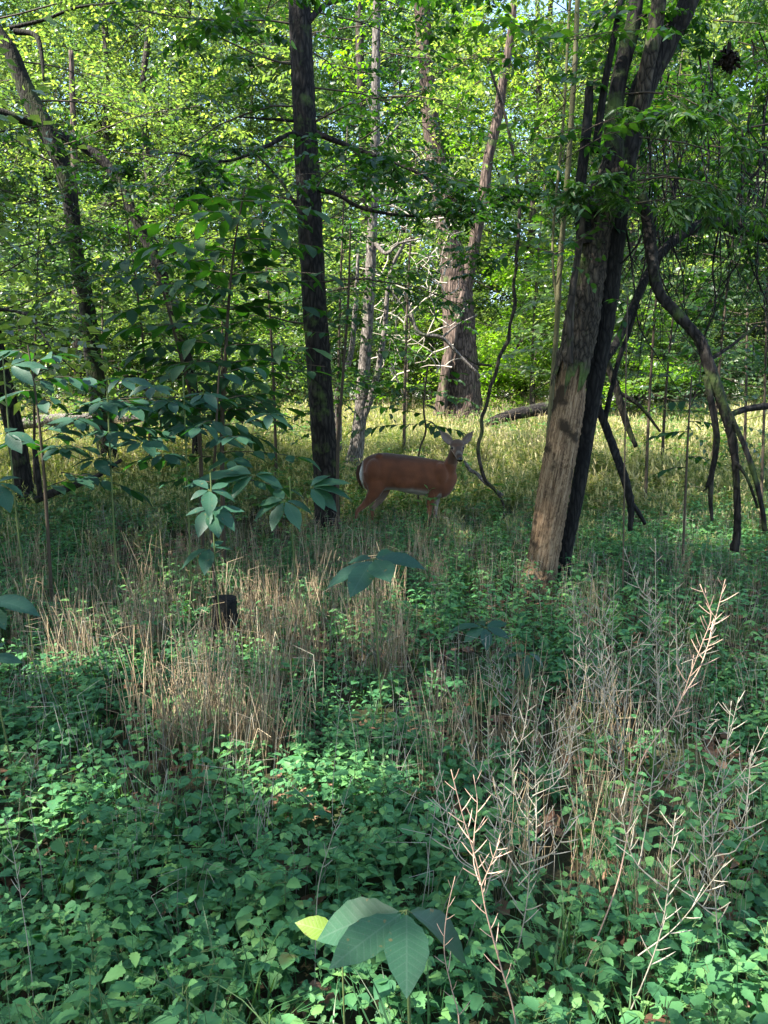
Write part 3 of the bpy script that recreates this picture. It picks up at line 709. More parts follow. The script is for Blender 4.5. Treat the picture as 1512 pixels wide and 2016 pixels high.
def build_trees():
    g = np.random.default_rng(17)
    # dark straight trunk in the middle
    T = [(640, 1095, 9.0, 62), (644, 1040, 9.0, 54), (641, 930, 9.0, 49), (630, 760, 9.0, 48), (618, 580, 9.02, 47), (607, 380, 9.05, 46), (598, 200, 9.1, 43), (589, 0, 9.15, 41), (584, -180, 9.2, 38), (580, -700, 9.4, 30), (590, -1400, 9.6, 12)]
    B = [[(612, 290, 9.05, 12), (580, 262, 8.9, 9), (520, 290, 8.7, 7), (440, 318, 8.5, 5), (340, 300, 8.4, 3)],
         [(622, 262, 9.05, 13), (680, 285, 8.9, 9), (752, 312, 8.7, 8), (830, 345, 8.6, 6), (930, 420, 8.5, 3)],
         [(628, 372, 9.0, 12), (668, 385, 8.9, 8), (720, 412, 8.8, 7), (830, 425, 8.7, 5), (960, 400, 8.6, 3)],
         [(590, 412, 9.05, 9), (570, 385, 9.1, 7), (548, 350, 9.2, 5), (500, 300, 9.3, 3)],
         [(605, 45, 9.1, 14), (640, 10, 9.2, 9), (700, -5, 9.3, 7), (760, 0, 9.3, 4)],
         [(596, 240, 9.1, 7), (540, 235, 9.0, 5), (470, 230, 8.9, 3)]]
    r = tree_from('dark_tree', 'straight dark trunk standing in shade just left of the deer', 'tree', (at(640, 1060, 9).x, 9.0, G(-.67, 9)), T, M['bark_dark'], B, rough=0.09, step=0.04, sides=28, seed=3)
    sp = side_branches(T, [640, 560, 500, 450, 400, 330, 290, 250, 210, 170, 130, 90, 50, 10, -30, -90, -150, -200], 1.8, g, r=0.012)
    for b in B[:3] + B[4:5]:
        for k in range(1, len(b)):
            p = at(*b[k][:3]); q = at(*b[k - 1][:3]); d = p - q; a = g.choice([-1, 1])
            sp.append((V3(p), (d.x + a * d.z, d.y + g.uniform(-.5, .5), d.z * .5 + g.uniform(-.1, .1)), g.uniform(.6, 1.1), .007, KW))
    for i in range(18):
        px, py, Y = g.uniform(500, 1120), g.uniform(-120, 470), g.uniform(6.5, 8.8); p = at(px, py, Y); d = p - at(600, py - 60, 9.0); a = math.atan2(d.y, d.x) + g.uniform(-.6, .6)
        sp.append((V3(p), (math.cos(a), math.sin(a), g.uniform(-.15, .15)), g.uniform(.8, 1.3), .006, KW))
    leafy(r, sp, 31)
    # leaning trunk on the left
    T = [(222, 940, 12.6, 48), (215, 905, 12.6, 40), (205, 850, 12.6, 36), (192, 760, 12.6, 34), (180, 680, 12.6, 32), (170, 590, 12.6, 29), (158, 540, 12.6, 28), (147, 480, 12.6, 27), (142, 420, 12.6, 28), (133, 370, 12.6, 29), (120, 320, 12.6, 31), (95, 262, 12.6, 35), (62, 200, 12.6, 32), (40, 150, 12.6, 30), (20, 100, 12.6, 27), (-10, 55, 12.6, 25), (-60, -40, 12.6, 20), (-150, -300, 12.6, 12)]
    B = [[(85, 250, 12.6, 24), (55, 238, 12.5, 20), (20, 228, 12.4, 17), (-40, 205, 12.3, 14), (-160, 160, 12.2, 8)],
         [(30, 62, 12.6, 12), (70, 70, 12.5, 9), (82, 110, 12.4, 7), (86, 160, 12.3, 4)],
         [(20, 55, 12.6, 8), (90, 38, 12.5, 6), (150, 15, 12.4, 5), (230, 5, 12.3, 3)]]
    r = tree_from('leaning_tree', 'mossy dark trunk leaning left with a fork high up', 'tree', (at(215, 925, 12.6).x, 12.6, G(-4.4, 12.6)), T, M['bark_moss'], B, seed=8)
    kw = dict(KW, lsize=0.09)
    sp = side_branches(T, [700, 620, 560, 500, 440, 380, 330, 290, 250, 200, 160, 120, 80, 40, 0, -50], 2.3, g, r=0.014, kw=kw)
    leafy(r, sp, 32, 'leaf_far')
    # diagonal thin trunk behind it
    T = [(388, 950, 12.9, 22), (388, 880, 12.9, 20), (384, 800, 12.9, 20), (372, 720, 12.9, 20), (352, 640, 12.9, 21), (322, 550, 12.9, 22), (292, 480, 12.9, 22), (262, 420, 12.9, 20), (238, 368, 12.9, 19), (205, 318, 12.9, 18), (150, 282, 12.9, 18), (110, 262, 12.9, 16), (60, 200, 12.9, 12), (30, 120, 12.9, 8)]
    r = tree_from('slanting_tree', 'thin dark trunk slanting up to the left behind the mossy one', 'tree', (at(388, 860, 12.9).x, 12.9, G(-3.05, 12.9)), T, M['bark_dark'], (), seed=12, sides=12, step=.12)
    leafy(r, side_branches(T, [700, 620, 560, 510, 470, 430, 390, 350, 320, 290, 270], 2.0, g, r=0.012, kw=kw), 33, 'leaf_far')
    T = [(395, 225, 17, 14), (350, 180, 17, 16), (250, 100, 17, 18), (190, 80, 17, 19), (150, 50, 17, 20), (120, 5, 17, 18), (90, -60, 17, 14)]
    # far left trunk, cut by the frame
    T = [(62, 1030, 10.4, 44), (48, 960, 10.4, 36), (36, 880, 10.4, 34), (18, 800, 10.4, 34), (0, 720, 10.4, 32), (-22, 620, 10.4, 30), (-60, 480, 10.4, 28), (-120, 300, 10.4, 22), (-200, 0, 10.4, 14)]
    r = tree_from('edge_tree', 'dark trunk leaning out of the picture at the left edge', 'tree', (at(55, 1010, 10.4).x, 10.4, G(-4.7, 10.4)), T, M['bark_dark'], (), seed=14)
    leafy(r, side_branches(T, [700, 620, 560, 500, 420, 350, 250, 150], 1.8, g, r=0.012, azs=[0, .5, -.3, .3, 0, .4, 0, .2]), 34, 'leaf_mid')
    # small brown trunk far left
    T = [(155, 800, 22, 20), (152, 700, 22, 18), (150, 600, 22, 16), (149, 480, 22, 14), (146, 300, 22, 12), (140, 100, 22, 9)]
    r = tree_from('brown_tree', 'slim reddish brown trunk in the distance left of the mossy leaning one', 'tree', (at(155, 780, 22).x, 22, G(-8.5, 22)), T, M['bark_brown'], (), seed=15, sides=10, step=.2)
    leafy(r, side_branches(T, [600, 520, 440, 360, 280, 200, 130], 2.4, g, r=0.02, kw=dict(KW, lsize=.12)), 35, 'leaf_far')
    # pale grey pair behind the deer
    T = [(688, 935, 12.8, 44), (700, 890, 12.8, 30), (708, 830, 12.8, 26), (714, 760, 12.8, 24), (722, 660, 12.8, 22), (728, 560, 12.8, 20), (733, 450, 12.8, 19), (737, 350, 12.8, 18), (739, 250, 12.8, 17), (740, 140, 12.8, 16), (742, 0, 12.8, 14), (745, -200, 12.8, 10)]
    B = [[(704, 845, 12.8, 17), (724, 800, 12.75, 14), (742, 740, 12.7, 12), (757, 650, 12.7, 10), (768, 540, 12.7, 8), (800, 470, 12.7, 5)],
         [(733, 470, 12.8, 9), (760, 500, 12.6, 7), (785, 480, 12.6, 5), (830, 470, 12.5, 3)],
         [(738, 300, 12.8, 8), (756, 280, 12.6, 6), (790, 240, 12.6, 3)]]
    r = tree_from('grey_tree', 'slender pale grey trunk rising behind the rump of the deer', 'tree', (at(695, 925, 12.8).x, 12.8, G(-.5, 12.8)), T, M['bark_grey'], B, seed=20, rough=.06)
    leafy(r, side_branches(T, [560, 480, 400, 320, 260, 200, 150, 100, 50, 0], 1.9, g, r=0.012, kw=kw), 36, 'leaf_far')
    T = [(664, 905, 14, 17), (666, 840, 14, 14), (667, 760, 14, 13), (690, 700, 14, 11), (700, 600, 14, 9), (705, 500, 14, 6)]
    tree_from('sapling_tree', 'very thin grey sapling trunk between the dark trunk and the grey one', 'tree', (at(664, 890, 14).x, 14, G(-.8, 14)), T, M['bark_grey'], (), seed=22, sides=10)
    # big brown split trunk beyond the deer
    T = [(908, 862, 19.5, 100), (908, 835, 19.5, 86), (908, 770, 19.5, 74), (906, 690, 19.5, 66), (902, 610, 19.5, 62), (896, 540, 19.5, 52), (884, 470, 19.5, 44), (872, 390, 19.5, 38), (858, 310, 19.5, 34), (846, 220, 19.5, 32), (838, 120, 19.5, 30), (830, 0, 19.5, 28), (820, -200, 19.5, 20)]
    B = [[(914, 570, 19.4, 30), (926, 520, 19.3, 24), (938, 460, 19.2, 22), (952, 380, 19.2, 20), (962, 310, 19.2, 19), (980, 230, 19.2, 18), (992, 150, 19.2, 17), (1006, 70, 19.2, 14), (1015, -40, 19.2, 10)],
         [(872, 815, 19.0, 15), (878, 740, 18.95, 14), (890, 680, 18.95, 15), (902, 620, 19.0, 15), (912, 575, 19.1, 12)],
         [(862, 840, 19.2, 26), (870, 770, 19.1, 18), (878, 700, 19.1, 12)]]
    r = tree_from('brown_trunk_tree', 'thick plated brown trunk standing in sun beyond the head of the deer', 'tree', (at(908, 840, 19.5).x, 19.5, G(1.9, 19.5)), T, M['bark_brown'], B, seed=25, rough=.1, sides=36)
    leafy(r, side_branches(T, [300, 260, 220, 150, 100, 50, 0], 2.4, g, r=0.018, kw=dict(KW, lsize=.12)) + side_branches(B[0], [260, 200, 150, 100, 50], 1.8, g, r=.014, kw=dict(KW, lsize=.11)), 37, 'leaf_lime')

    # ---------------- split tree at the right: dead pale stump and dark living stem
    base = (at(1065, 1165, 6.5).x, 6.5, G(1.25, 6.5)); inv = -np.array(base)
    r = thing('split_tree', 'split tree whose pale dead stem has lost its bark beside a dark stem', 'tree', base)
    def mk(nm, path, mat, sides=24, step=.04, rough=.08, seed=0, lab=None, ragged=False):
        mb = MB(); tube_px(mb, path, step, sides, rough, seed)
        if ragged:      # torn lower rim of the bark
            gg = np.random.default_rng(5); ax = np.array(at(*path[0][:3]) - at(*path[1][:3])); ax /= np.linalg.norm(ax)
            k = np.arange(sides); amt = .10 + .09 * np.sin(k * .9) + .07 * np.sin(k * 2.3 + 1) + gg.uniform(-.05, .05, sides)
            for q, f_ in ((0, 1.0), (1, .6), (2, .3)): mb.v[0][q * sides:(q + 1) * sides] += ax * (amt * f_)[:, None]
        mb.v = [v + inv for v in mb.v]
        o = obj(nm, mb.mesh(nm, mat), r)
        if lab: o['label'] = lab
        return o
    dead = [(1052, 1200, 6.45, 92), (1058, 1165, 6.45, 76), (1068, 1102, 6.45, 63), (1080, 1030, 6.45, 62), (1093, 952, 6.45, 64), (1107, 870, 6.45, 62), (1119, 801, 6.45, 60), (1126, 732, 6.45, 56), (1131, 705, 6.45, 54)]
    upper = [(1127, 722, 6.45, 65), (1137, 680, 6.46, 62), (1147, 625, 6.46, 64), (1158, 553, 6.48, 62), (1168, 470, 6.5, 62), (1188, 400, 6.5, 62), (1212, 320, 6.52, 46)]
    mk('dead_trunk', dead, bark_bare, 40, .02, .10, 41, 'bare weathered pale wood cracked along the grain')
    mk('trunk', upper, M['bark_split'], 44, .025, .15, 42, 'stem above the bare wood, still covered in mossy bark', True)
    mk('dark_trunk', [(1098, 1190, 6.62, 40), (1110, 1102, 6.62, 27), (1125, 1030, 6.62, 27), (1140, 952, 6.62, 29), (1152, 880, 6.62, 29), (1165, 801, 6.6, 29), (1183, 690, 6.58, 32), (1196, 600, 6.56, 36), (1206, 500, 6.55, 40), (1214, 420, 6.55, 42), (1222, 330, 6.55, 40)], M['bark_black'], 24, .03, .09, 43, 'nearly black stem leaning against the pale one')
    mk('branch', [(1208, 345, 6.5, 44), (1209, 280, 6.5, 36), (1209, 226, 6.5, 32), (1220, 151, 6.5, 28), (1239, 75, 6.5, 30), (1253, 0, 6.5, 25), (1280, -300, 6.6, 16)], M['bark_dark'], 22, .04, .08, 44)
    mk('branch', [(1212, 420, 6.55, 44), (1228, 330, 6.55, 44), (1249, 240, 6.55, 43), (1268, 170, 6.55, 44), (1300, 110, 6.55, 40), (1320, 72, 6.55, 37), (1357, 0, 6.55, 35), (1420, -200, 6.6, 28), (1450, -500, 6.7, 14)], M['bark_dark'], 24, .04, .08, 45)
    mk('branch', [(1258, 225, 6.5, 30), (1270, 150, 6.45, 28), (1287, 75, 6.4, 28), (1298, 0, 6.4, 26), (1310, -100, 6.4, 20)], M['bark_split'], 16, .05, .08, 46)
    mk('branch', [(1218, 400, 6.45, 22), (1172, 300, 6.4, 16), (1190, 170, 6.35, 14), (1206, 90, 6.3, 12), (1222, 0, 6.3, 10)][1:], M['bark_black'], 12, .05, .06, 47)
    mk('broken_branch', [(1152, 480, 6.4, 34), (1143, 380, 6.38, 22), (1150, 300, 6.36, 20), (1158, 220, 6.36, 18), (1160, 172, 6.36, 15)], M['bark_black'], 12, .04, .1, 48)
    mk('vine', [(1122, 715, 6.2, 12), (1124, 600, 6.2, 13), (1138, 500, 6.2, 12), (1150, 420, 6.22, 10), (1168, 360, 6.25, 8)], M['bark_far'], 10, .04, .1, 49)
    mk('branch', [(1150, 760, 6.7, 14), (1205, 690, 6.9, 15), (1240, 620, 7.1, 16), (1275, 540, 7.3, 17), (1320, 480, 7.5, 18), (1390, 440, 7.7, 22), (1460, 450, 7.8, 24), (1540, 470, 7.9, 26)], M['bark_black'], 14, .05, .1, 50)
    # the crown: narrow pale green leaves hanging on the right
    kwn = dict(maxd=2, nb=5, leafn=10, lsize=0.095, droop=0.22, flat=0.4)
    sp = []
    for i in range(34):
        py = g.uniform(-300, 520); br = g.choice(5)
        p = at(1290 + g.uniform(0, 240), py, 6.8 + g.uniform(-.8, 2.2)) if br else at(1230, py, 6.5)
        a = g.uniform(-1.0, 1.8); sp.append((V3(p), (math.cos(a), math.sin(a) * .8, g.uniform(-.3, .3)), g.uniform(.7, 1.5), .008, kwn))
    for px, py in ((1150, 260), (1250, 400), (1300, 300), (1270, 430), (1200, 440)):
        p = at(px, py, 6.2); a = g.uniform(0, 6.28); sp.append((V3(p), (math.cos(a), -abs(math.sin(a)) * .5, g.uniform(0, .4)), .55, .005, kwn))
    leafy(r, sp, 51, 'leaf_mid', LEAF_NARROW)

    # hanging dead limbs at the right
    def limb(label, path, subs, mat='bark_dark', cat='dead limb', name='dead_limb', grp=None):
        b0 = at(*path[0][:3]); r2 = thing(name, label, cat, V3(b0), grp); iv = -np.array(V3(b0))
        for k, pth in enumerate([path] + list(subs)):
            mb = MB(); tube_px(mb, pth, .025, 14, .22, hash(label) % 100 + k if False else len(label) + k); mb.v = [v + iv for v in mb.v]
            obj('limb' if k == 0 else 'branch', mb.mesh('limb', M[mat]), r2)
        return r2
    limb('long dark dead limb arching down to the ground at the right', [(1262, 385, 6.4, 22), (1276, 440, 6.4, 22), (1284, 510, 6.3, 21), (1298, 575, 6.2, 20), (1340, 625, 6.1, 20), (1378, 670, 6.05, 21), (1400, 730, 6.0, 22), (1420, 790, 6.0, 20), (1442, 870, 6.0, 16), (1450, 950, 6.0, 13), (1452, 1040, 6.0, 14), (1446, 1085, 6.0, 18)],
         [[(1392, 740, 6.0, 14), (1400, 790, 6.0, 12), (1411, 860, 6.0, 12), (1404, 920, 6.0, 10), (1392, 960, 6.0, 8)],
          [(1404, 920, 6.0, 8), (1398, 970, 6.0, 8), (1402, 1025, 6.0, 6)],
          [(1428, 800, 6.0, 12), (1462, 870, 5.95, 10), (1486, 940, 5.9, 10), (1500, 1000, 5.9, 9), (1506, 1045, 5.9, 10)],
          [(1444, 905, 6.0, 8), (1470, 940, 5.9, 6), (1492, 1000, 5.9, 5)],
          [(1392, 712, 6.0, 8), (1440, 680, 6.1, 6), (1490, 640, 6.2, 4)],
          [(1430, 820, 6.0, 12), (1470, 805, 6.1, 12), (1530, 798, 6.2, 13)],
          [(1392, 960, 6.0, 5), (1384, 968, 6.0, 3)]])
    limb('dark forked dead branch propped on the ground right of the split tree', [(1176, 800, 6.8, 16), (1196, 850, 6.8, 16), (1214, 900, 6.7, 17), (1232, 950, 6.6, 18), (1242, 1000, 6.6, 14), (1240, 1045, 6.6, 9)],
         [[(1238, 985, 6.6, 11), (1254, 1005, 6.6, 9), (1270, 1032, 6.6, 7)],
          [(1190, 830, 6.8, 10), (1215, 720, 6.8, 9), (1240, 650, 6.8, 8), (1256, 600, 6.8, 5)]], 'bark_black')
    limb('mossy pale dead branch leaning behind the split tree', [(1190, 700, 8.4, 12), (1215, 770, 8.4, 14), (1232, 830, 8.4, 12), (1252, 880, 8.4, 8)], [[(1215, 770, 8.4, 8), (1260, 800, 8.4, 7), (1300, 850, 8.4, 4)]], 'bark_moss')
    # drooping thin bare twigs
    b0 = at(1350, 300, 7.0); r3 = thing('drooping_twigs', 'curtain of thin bare twigs drooping at the right edge', 'dead twigs', V3(b0)); iv = -np.array(V3(b0))
    mb = MB()
    for i in range(90):
        px = g.uniform(1230, 1530); py = g.uniform(60, 480); Y = g.uniform(6.6, 8.4); L_ = g.uniform(120, 420); dx = g.uniform(-190, 130)
        w = g.uniform(1.5, 5)
        pts = [(px, py, Y, w)]
        for k in range(1, 6):
            t = k / 5; pts.append((px + dx * t * t + g.normal(0, 7), py + L_ * t, Y + g.normal(0, .08), w * (1 - .75 * t)))
        tube_px(mb, pts, .08, 4, .05, i)
        for q in range(3):
            k = g.integers(1, 5); a = pts[k]; s_ = g.choice([-1, 1])
            tube_px(mb, [(a[0], a[1], a[2], a[3] * .6), (a[0] + s_ * g.uniform(10, 40), a[1] + g.uniform(20, 60), a[2], a[3] * .4), (a[0] + s_ * g.uniform(20, 60), a[1] + g.uniform(60, 130), a[2], a[3] * .2)], .1, 3, 0, i)
    mb.v = [v + iv for v in mb.v]; o = obj('twig', mb.mesh('twig', M['bark_black']), r3); o['kind'] = 'stuff'
    # straight thin sapling stems in front of the split tree
    for lab, pth, mat in (('straight slim pale green sapling stem just left of the split tree', [(1084, 800, 6.9, 9), (1096, 640, 6.9, 10), (1104, 500, 6.9, 10), (1117, 350, 6.9, 10), (1127, 200, 6.9, 10), (1134, 80, 6.9, 9), (1140, -120, 6.9, 7)], 'sap'),
                          ('second thinner sapling stem rising beside the straight pale green one', [(1096, 640, 7.0, 5), (1088, 480, 7.0, 5), (1108, 250, 7.0, 5), (1120, 40, 7.0, 5), (1128, -100, 7.0, 4)], 'sap')):
        if pth[0][1] < 810: pth = [(pth[0][0] - 30, 1195, pth[0][2] + .1, 9), (pth[0][0] - 12, 960, pth[0][2], 9)] + pth
        r4 = limb(lab, pth, [], 'sap', 'sapling', 'sapling')
        leafy(r4, [(V3(at(pth[3][0] + i * 3, 560 - i * 60, 6.0)), (g.uniform(-1, 1), g.uniform(-.6, .8), .3), .7, .004, dict(maxd=1, nb=4, leafn=8, lsize=.085, droop=.15, flat=.5)) for i in range(10)], 60 + len(lab), 'leaf_mid')
    # twisting vine
    limb('twisting bare vine hanging down between the deer and the split tree', [(1018, 520, 9.4, 6), (1011, 560, 9.4, 6), (1014, 600, 9.4, 7), (1004, 640, 9.4, 6), (1001, 670, 9.4, 7), (984, 700, 9.4, 7), (976, 735, 9.4, 7), (966, 760, 9.4, 7), (957, 800, 9.4, 7), (948, 825, 9.4, 7), (949, 850, 9.4, 7), (941, 880, 9.4, 7), (946, 915, 9.4, 7), (955, 945, 9.4, 7), (972, 962, 9.4, 6), (988, 985, 9.4, 5), (992, 1010, 9.4, 4), (988, 1050, 9.4, 4)], [[(968, 720, 9.4, 5), (935, 715, 9.4, 4), (915, 700, 9.4, 3)], [(1016, 520, 9.4, 7), (1022, 400, 9.4, 6), (1000, 250, 9.4, 5), (960, 120, 9.4, 4)]], 'bark_far', 'vine', 'vine')
    # dark ball of dead leaves
    p = at(1432, 118, 6.8); mb = MB(); k = 260; q = g.normal(0, 1, (k, 3)); q /= np.linalg.norm(q, axis=1)[:, None]; q *= (0.075 * g.uniform(.5, 1.1, k))[:, None]
    leaves(mb, q, g.normal(0, 1, (k, 3)), q + g.normal(0, .02, (k, 3)), g.uniform(.04, .07, k), LEAF_MID, g.uniform(0, .3, k))
    o = obj('leaf_nest', mb.mesh('nest', M['nest']), None, V3(p)); tag(o, 'dark ball of dead leaves caught in the twigs at top right', 'leaf nest')

def bare_wood():
    m, nt, N, L = nodes_of('bare weathered wood')
    out = N('ShaderNodeOutputMaterial'); p = N('ShaderNodeBsdfPrincipled'); p.inputs['Roughness'].default_value = 0.85; p.inputs['Specular IOR Level'].default_value = 0.15
    tc = N('ShaderNodeTexCoord'); mp = N('ShaderNodeMapping'); mp.inputs['Rotation'].default_value = (0, -R(9), 0); L(tc.outputs['Object'], mp.inputs[0])
    mp2 = N('ShaderNodeMapping'); mp2.inputs['Scale'].default_value = (1, 1, 0.06); L(mp.outputs[0], mp2.inputs[0])
    n1 = N('ShaderNodeTexNoise'); n1.inputs['Scale'].default_value = 70; n1.inputs['Detail'].default_value = 8; n1.inputs['Roughness'].default_value = .65; L(mp2.outputs[0], n1.inputs[0])
    n2 = N('ShaderNodeTexNoise'); n2.inputs['Scale'].default_value = 5; n2.inputs['Detail'].default_value = 6; L(mp.outputs[0], n2.inputs[0])
    r = ramp(nt, [(0.32, (0.02, 0.015, 0.01)), (0.43, (0.10, 0.062, 0.036)), (0.55, (0.20, 0.135, 0.082)), (0.7, (0.31, 0.225, 0.145))]); L(n1.outputs['Fac'], r.inputs[0])
    # darker rotten patches, more of them towards the top
    sx = N('ShaderNodeSeparateXYZ'); L(tc.outputs['Object'], sx.inputs[0])
    mr = N('ShaderNodeMapRange'); mr.inputs['From Min'].default_value = 1.1; mr.inputs['From Max'].default_value = 2.0; mr.inputs['To Max'].default_value = 0.14; L(sx.outputs['Z'], mr.inputs[0])
    ad = N('ShaderNodeMath'); L(n2.outputs['Fac'], ad.inputs[0]); L(mr.outputs[0], ad.inputs[1])
    m3 = N('ShaderNodeMapRange'); m3.inputs['From Min'].default_value = .58; m3.inputs['From Max'].default_value = .66; L(ad.outputs[0], m3.inputs[0])
    mx = N('ShaderNodeMixRGB'); L(m3.outputs[0], mx.inputs[0]); L(r.outputs[0], mx.inputs[1]); mx.inputs[2].default_value = (0.035, 0.024, 0.015, 1)
    L(mx.outputs[0], p.inputs['Base Color'])
    b = N('ShaderNodeBump'); b.inputs['Strength'].default_value = 1; b.inputs['Distance'].default_value = 0.015; L(n1.outputs['Fac'], b.inputs['Height']); L(b.outputs[0], p.inputs['Normal'])
    L(p.outputs[0], out.inputs[0]); return m
bark_bare = bare_wood()
M['sap'] = plain_mat('sapling bark', [(0, (0.07, 0.07, 0.03)), (1, (0.17, 0.15, 0.08))])
M['nest'] = plain_mat('dark dead leaf', [(0, (0.012, 0.008, 0.006)), (1, (0.05, 0.03, 0.025))])
build_trees()

# ------------------------------------------------------------------ understorey saplings (mid distance)
def build_understorey():
    g = np.random.default_rng(71)
    kw = dict(maxd=1, nb=7, leafn=12, lsize=0.10, droop=0.08, flat=0.85)
    def sap(label, px, Y, top, lean, n, ln, leaf, pyl, kw=kw, seed=0, w=7):
        b = ground_at(px, Y); bp = V3(b)
        z1 = at(px, top, Y).z
        P = np.array([(b.x + lean * t * t, Y + .1 * math.sin(t * 3), b.z + (z1 - b.z) * t, w * Y / F / 2 * (1 - .7 * t)) for t in np.linspace(0, 1, 7)])
        r = thing('understorey_sapling', label, 'sapling', bp, None)
        mb = MB(); S = catmull(P, .15); tube(mb, S, 6, .05, 3, .4, seed); mb.v = [v - np.array(bp) for v in mb.v]
        obj('stem', mb.mesh('stem', M['twig']), r)
        sp = []
        zl = at(px, pyl, Y).z
        for i in range(n):
            t = (zl - b.z) / (z1 - b.z); t = t + (1 - t) * (i + g.uniform(0, .8)) / n
            k = min(len(S) - 1, int(t * (len(S) - 1))); p = S[k, :3]; a = i * 2.5 + g.uniform(-.4, .4)
            el = g.uniform(-.05, .25)
            sp.append((tuple(p), (math.cos(a) * math.cos(el), math.sin(a) * math.cos(el), math.sin(el)), ln * (1.1 - .6 * t) * g.uniform(.8, 1.2), .006, kw))
        leafy(r, sp, 700 + seed, leaf)
    lab = ['understorey sapling with flat sprays of leaves ' + x for x in (
        'at the left edge before the mossy trunk', 'left of the slanting thin trunk', 'between the two left trunks', 'just left of the dark straight trunk',
        'behind the dark straight trunk', 'right of the grey slender trunk', 'left of the thick brown trunk', 'right of the thick brown trunk',
        'behind the split tree', 'far right behind the hanging dead limb', 'at the right edge in the clearing', 'before the far shrubs at left')]
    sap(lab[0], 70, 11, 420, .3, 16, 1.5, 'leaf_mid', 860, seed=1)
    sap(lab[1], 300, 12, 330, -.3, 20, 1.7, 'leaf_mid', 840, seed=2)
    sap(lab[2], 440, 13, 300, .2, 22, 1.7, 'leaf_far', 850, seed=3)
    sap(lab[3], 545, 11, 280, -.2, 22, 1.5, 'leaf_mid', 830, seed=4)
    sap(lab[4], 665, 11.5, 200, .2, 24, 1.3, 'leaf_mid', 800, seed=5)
    sap(lab[5], 795, 14.5, 300, .2, 16, 1.4, 'leaf_mid', 760, seed=6)
    sap(lab[6], 800, 22, 600, .1, 12, 1.2, 'leaf_lime', 800, seed=7)
    sap(lab[7], 1040, 20.5, 360, .2, 16, 1.5, 'leaf_far', 780, seed=8)
    sap(lab[8], 1120, 11, 380, .3, 20, 1.4, 'leaf_far2', 760, seed=9)
    sap(lab[9], 1300, 12, 420, .2, 22, 1.6, 'leaf_far2', 800, seed=10)
    sap(lab[10], 1460, 13, 360, -.2, 24, 1.9, 'leaf_far2', 830, seed=11)
    sap(lab[11], 210, 17, 480, .2, 18, 2.0, 'leaf_far', 800, seed=12)
    sap('understorey sapling with dark sprays close behind the hanging twigs', 1400, 9.5, 60, .3, 26, 1.3, 'leaf_mid', 620, seed=13)
    sap('understorey sapling with dark sprays at the right frame edge', 1500, 9.0, 120, -.2, 24, 1.2, 'leaf_mid', 780, seed=14)
    sap('tall thin sapling with dark sprays just right of the split tree', 1270, 10, 90, .2, 22, 1.1, 'leaf_mid', 600, seed=15)
build_understorey()

# ------------------------------------------------------------------ big-leaved saplings, every leaf a part
LEAF_M = []
for k, (w, fold, dr) in enumerate(((0.44, 0.10, 0.18), (0.46, 0.14, 0.30), (0.42, 0.06, 0.10), (0.48, 0.08, 0.24))):
    mb = MB(); mb.add(*leaf_template(12, w, fold, dr, 0.035, 0.52, 0.006), tone=0.35 + .1 * k)
    LEAF_M.append(mb.mesh('leaf', M['leaf_big']))
LEAF_U = []
for k, (w, fold, dr) in enumerate(((0.46, 0.10, 0.22), (0.44, 0.16, 0.34), (0.48, 0.08, 0.14))):
    mb = MB(); mb.add(*leaf_template(10, w, fold, dr, 0.02, 0.5, 0.008), tone=0.3 + .15 * k); LEAF_U.append(mb.mesh('leaf', M['leaf_under']))
mb = MB(); mb.add(*leaf_template(12, .5, .1, .2, .03, .5, .006), tone=.5); LEAF_Y = mb.mesh('leaf', M['leaf_yellow'])

def put_leaf(root, base, tip, nm=(0, 0, 1), mesh=None, roll=0.0, wide=1.0):
    b, t = Vector(base), Vector(tip); d = (t - b); L_ = d.length; x = d.normalized(); n = Vector(nm); n = (n - x * n.dot(x)).normalized(); y = n.cross(x)
    q = Matrix((x, y, n)).transposed().to_4x4()
    o = obj('leaf', mesh or random.choice(LEAF_M), root)
    o.matrix_basis = Matrix.Translation(b - root.location) @ q @ Matrix.Rotation(roll, 4, 'X') @ Matrix.Diagonal((L_, L_ * wide, L_, 1))
    return o
def stem_part(root, paths, mat='stem', nm='stem'):
    mb = MB()
    for P in paths: tube(mb, catmull(P, .05), 7, 0.03, 3, .5, 1)
    iv = -np.array(root.location); mb.v = [v + iv for v in mb.v]
    return obj(nm, mb.mesh(nm, M[mat]), root)

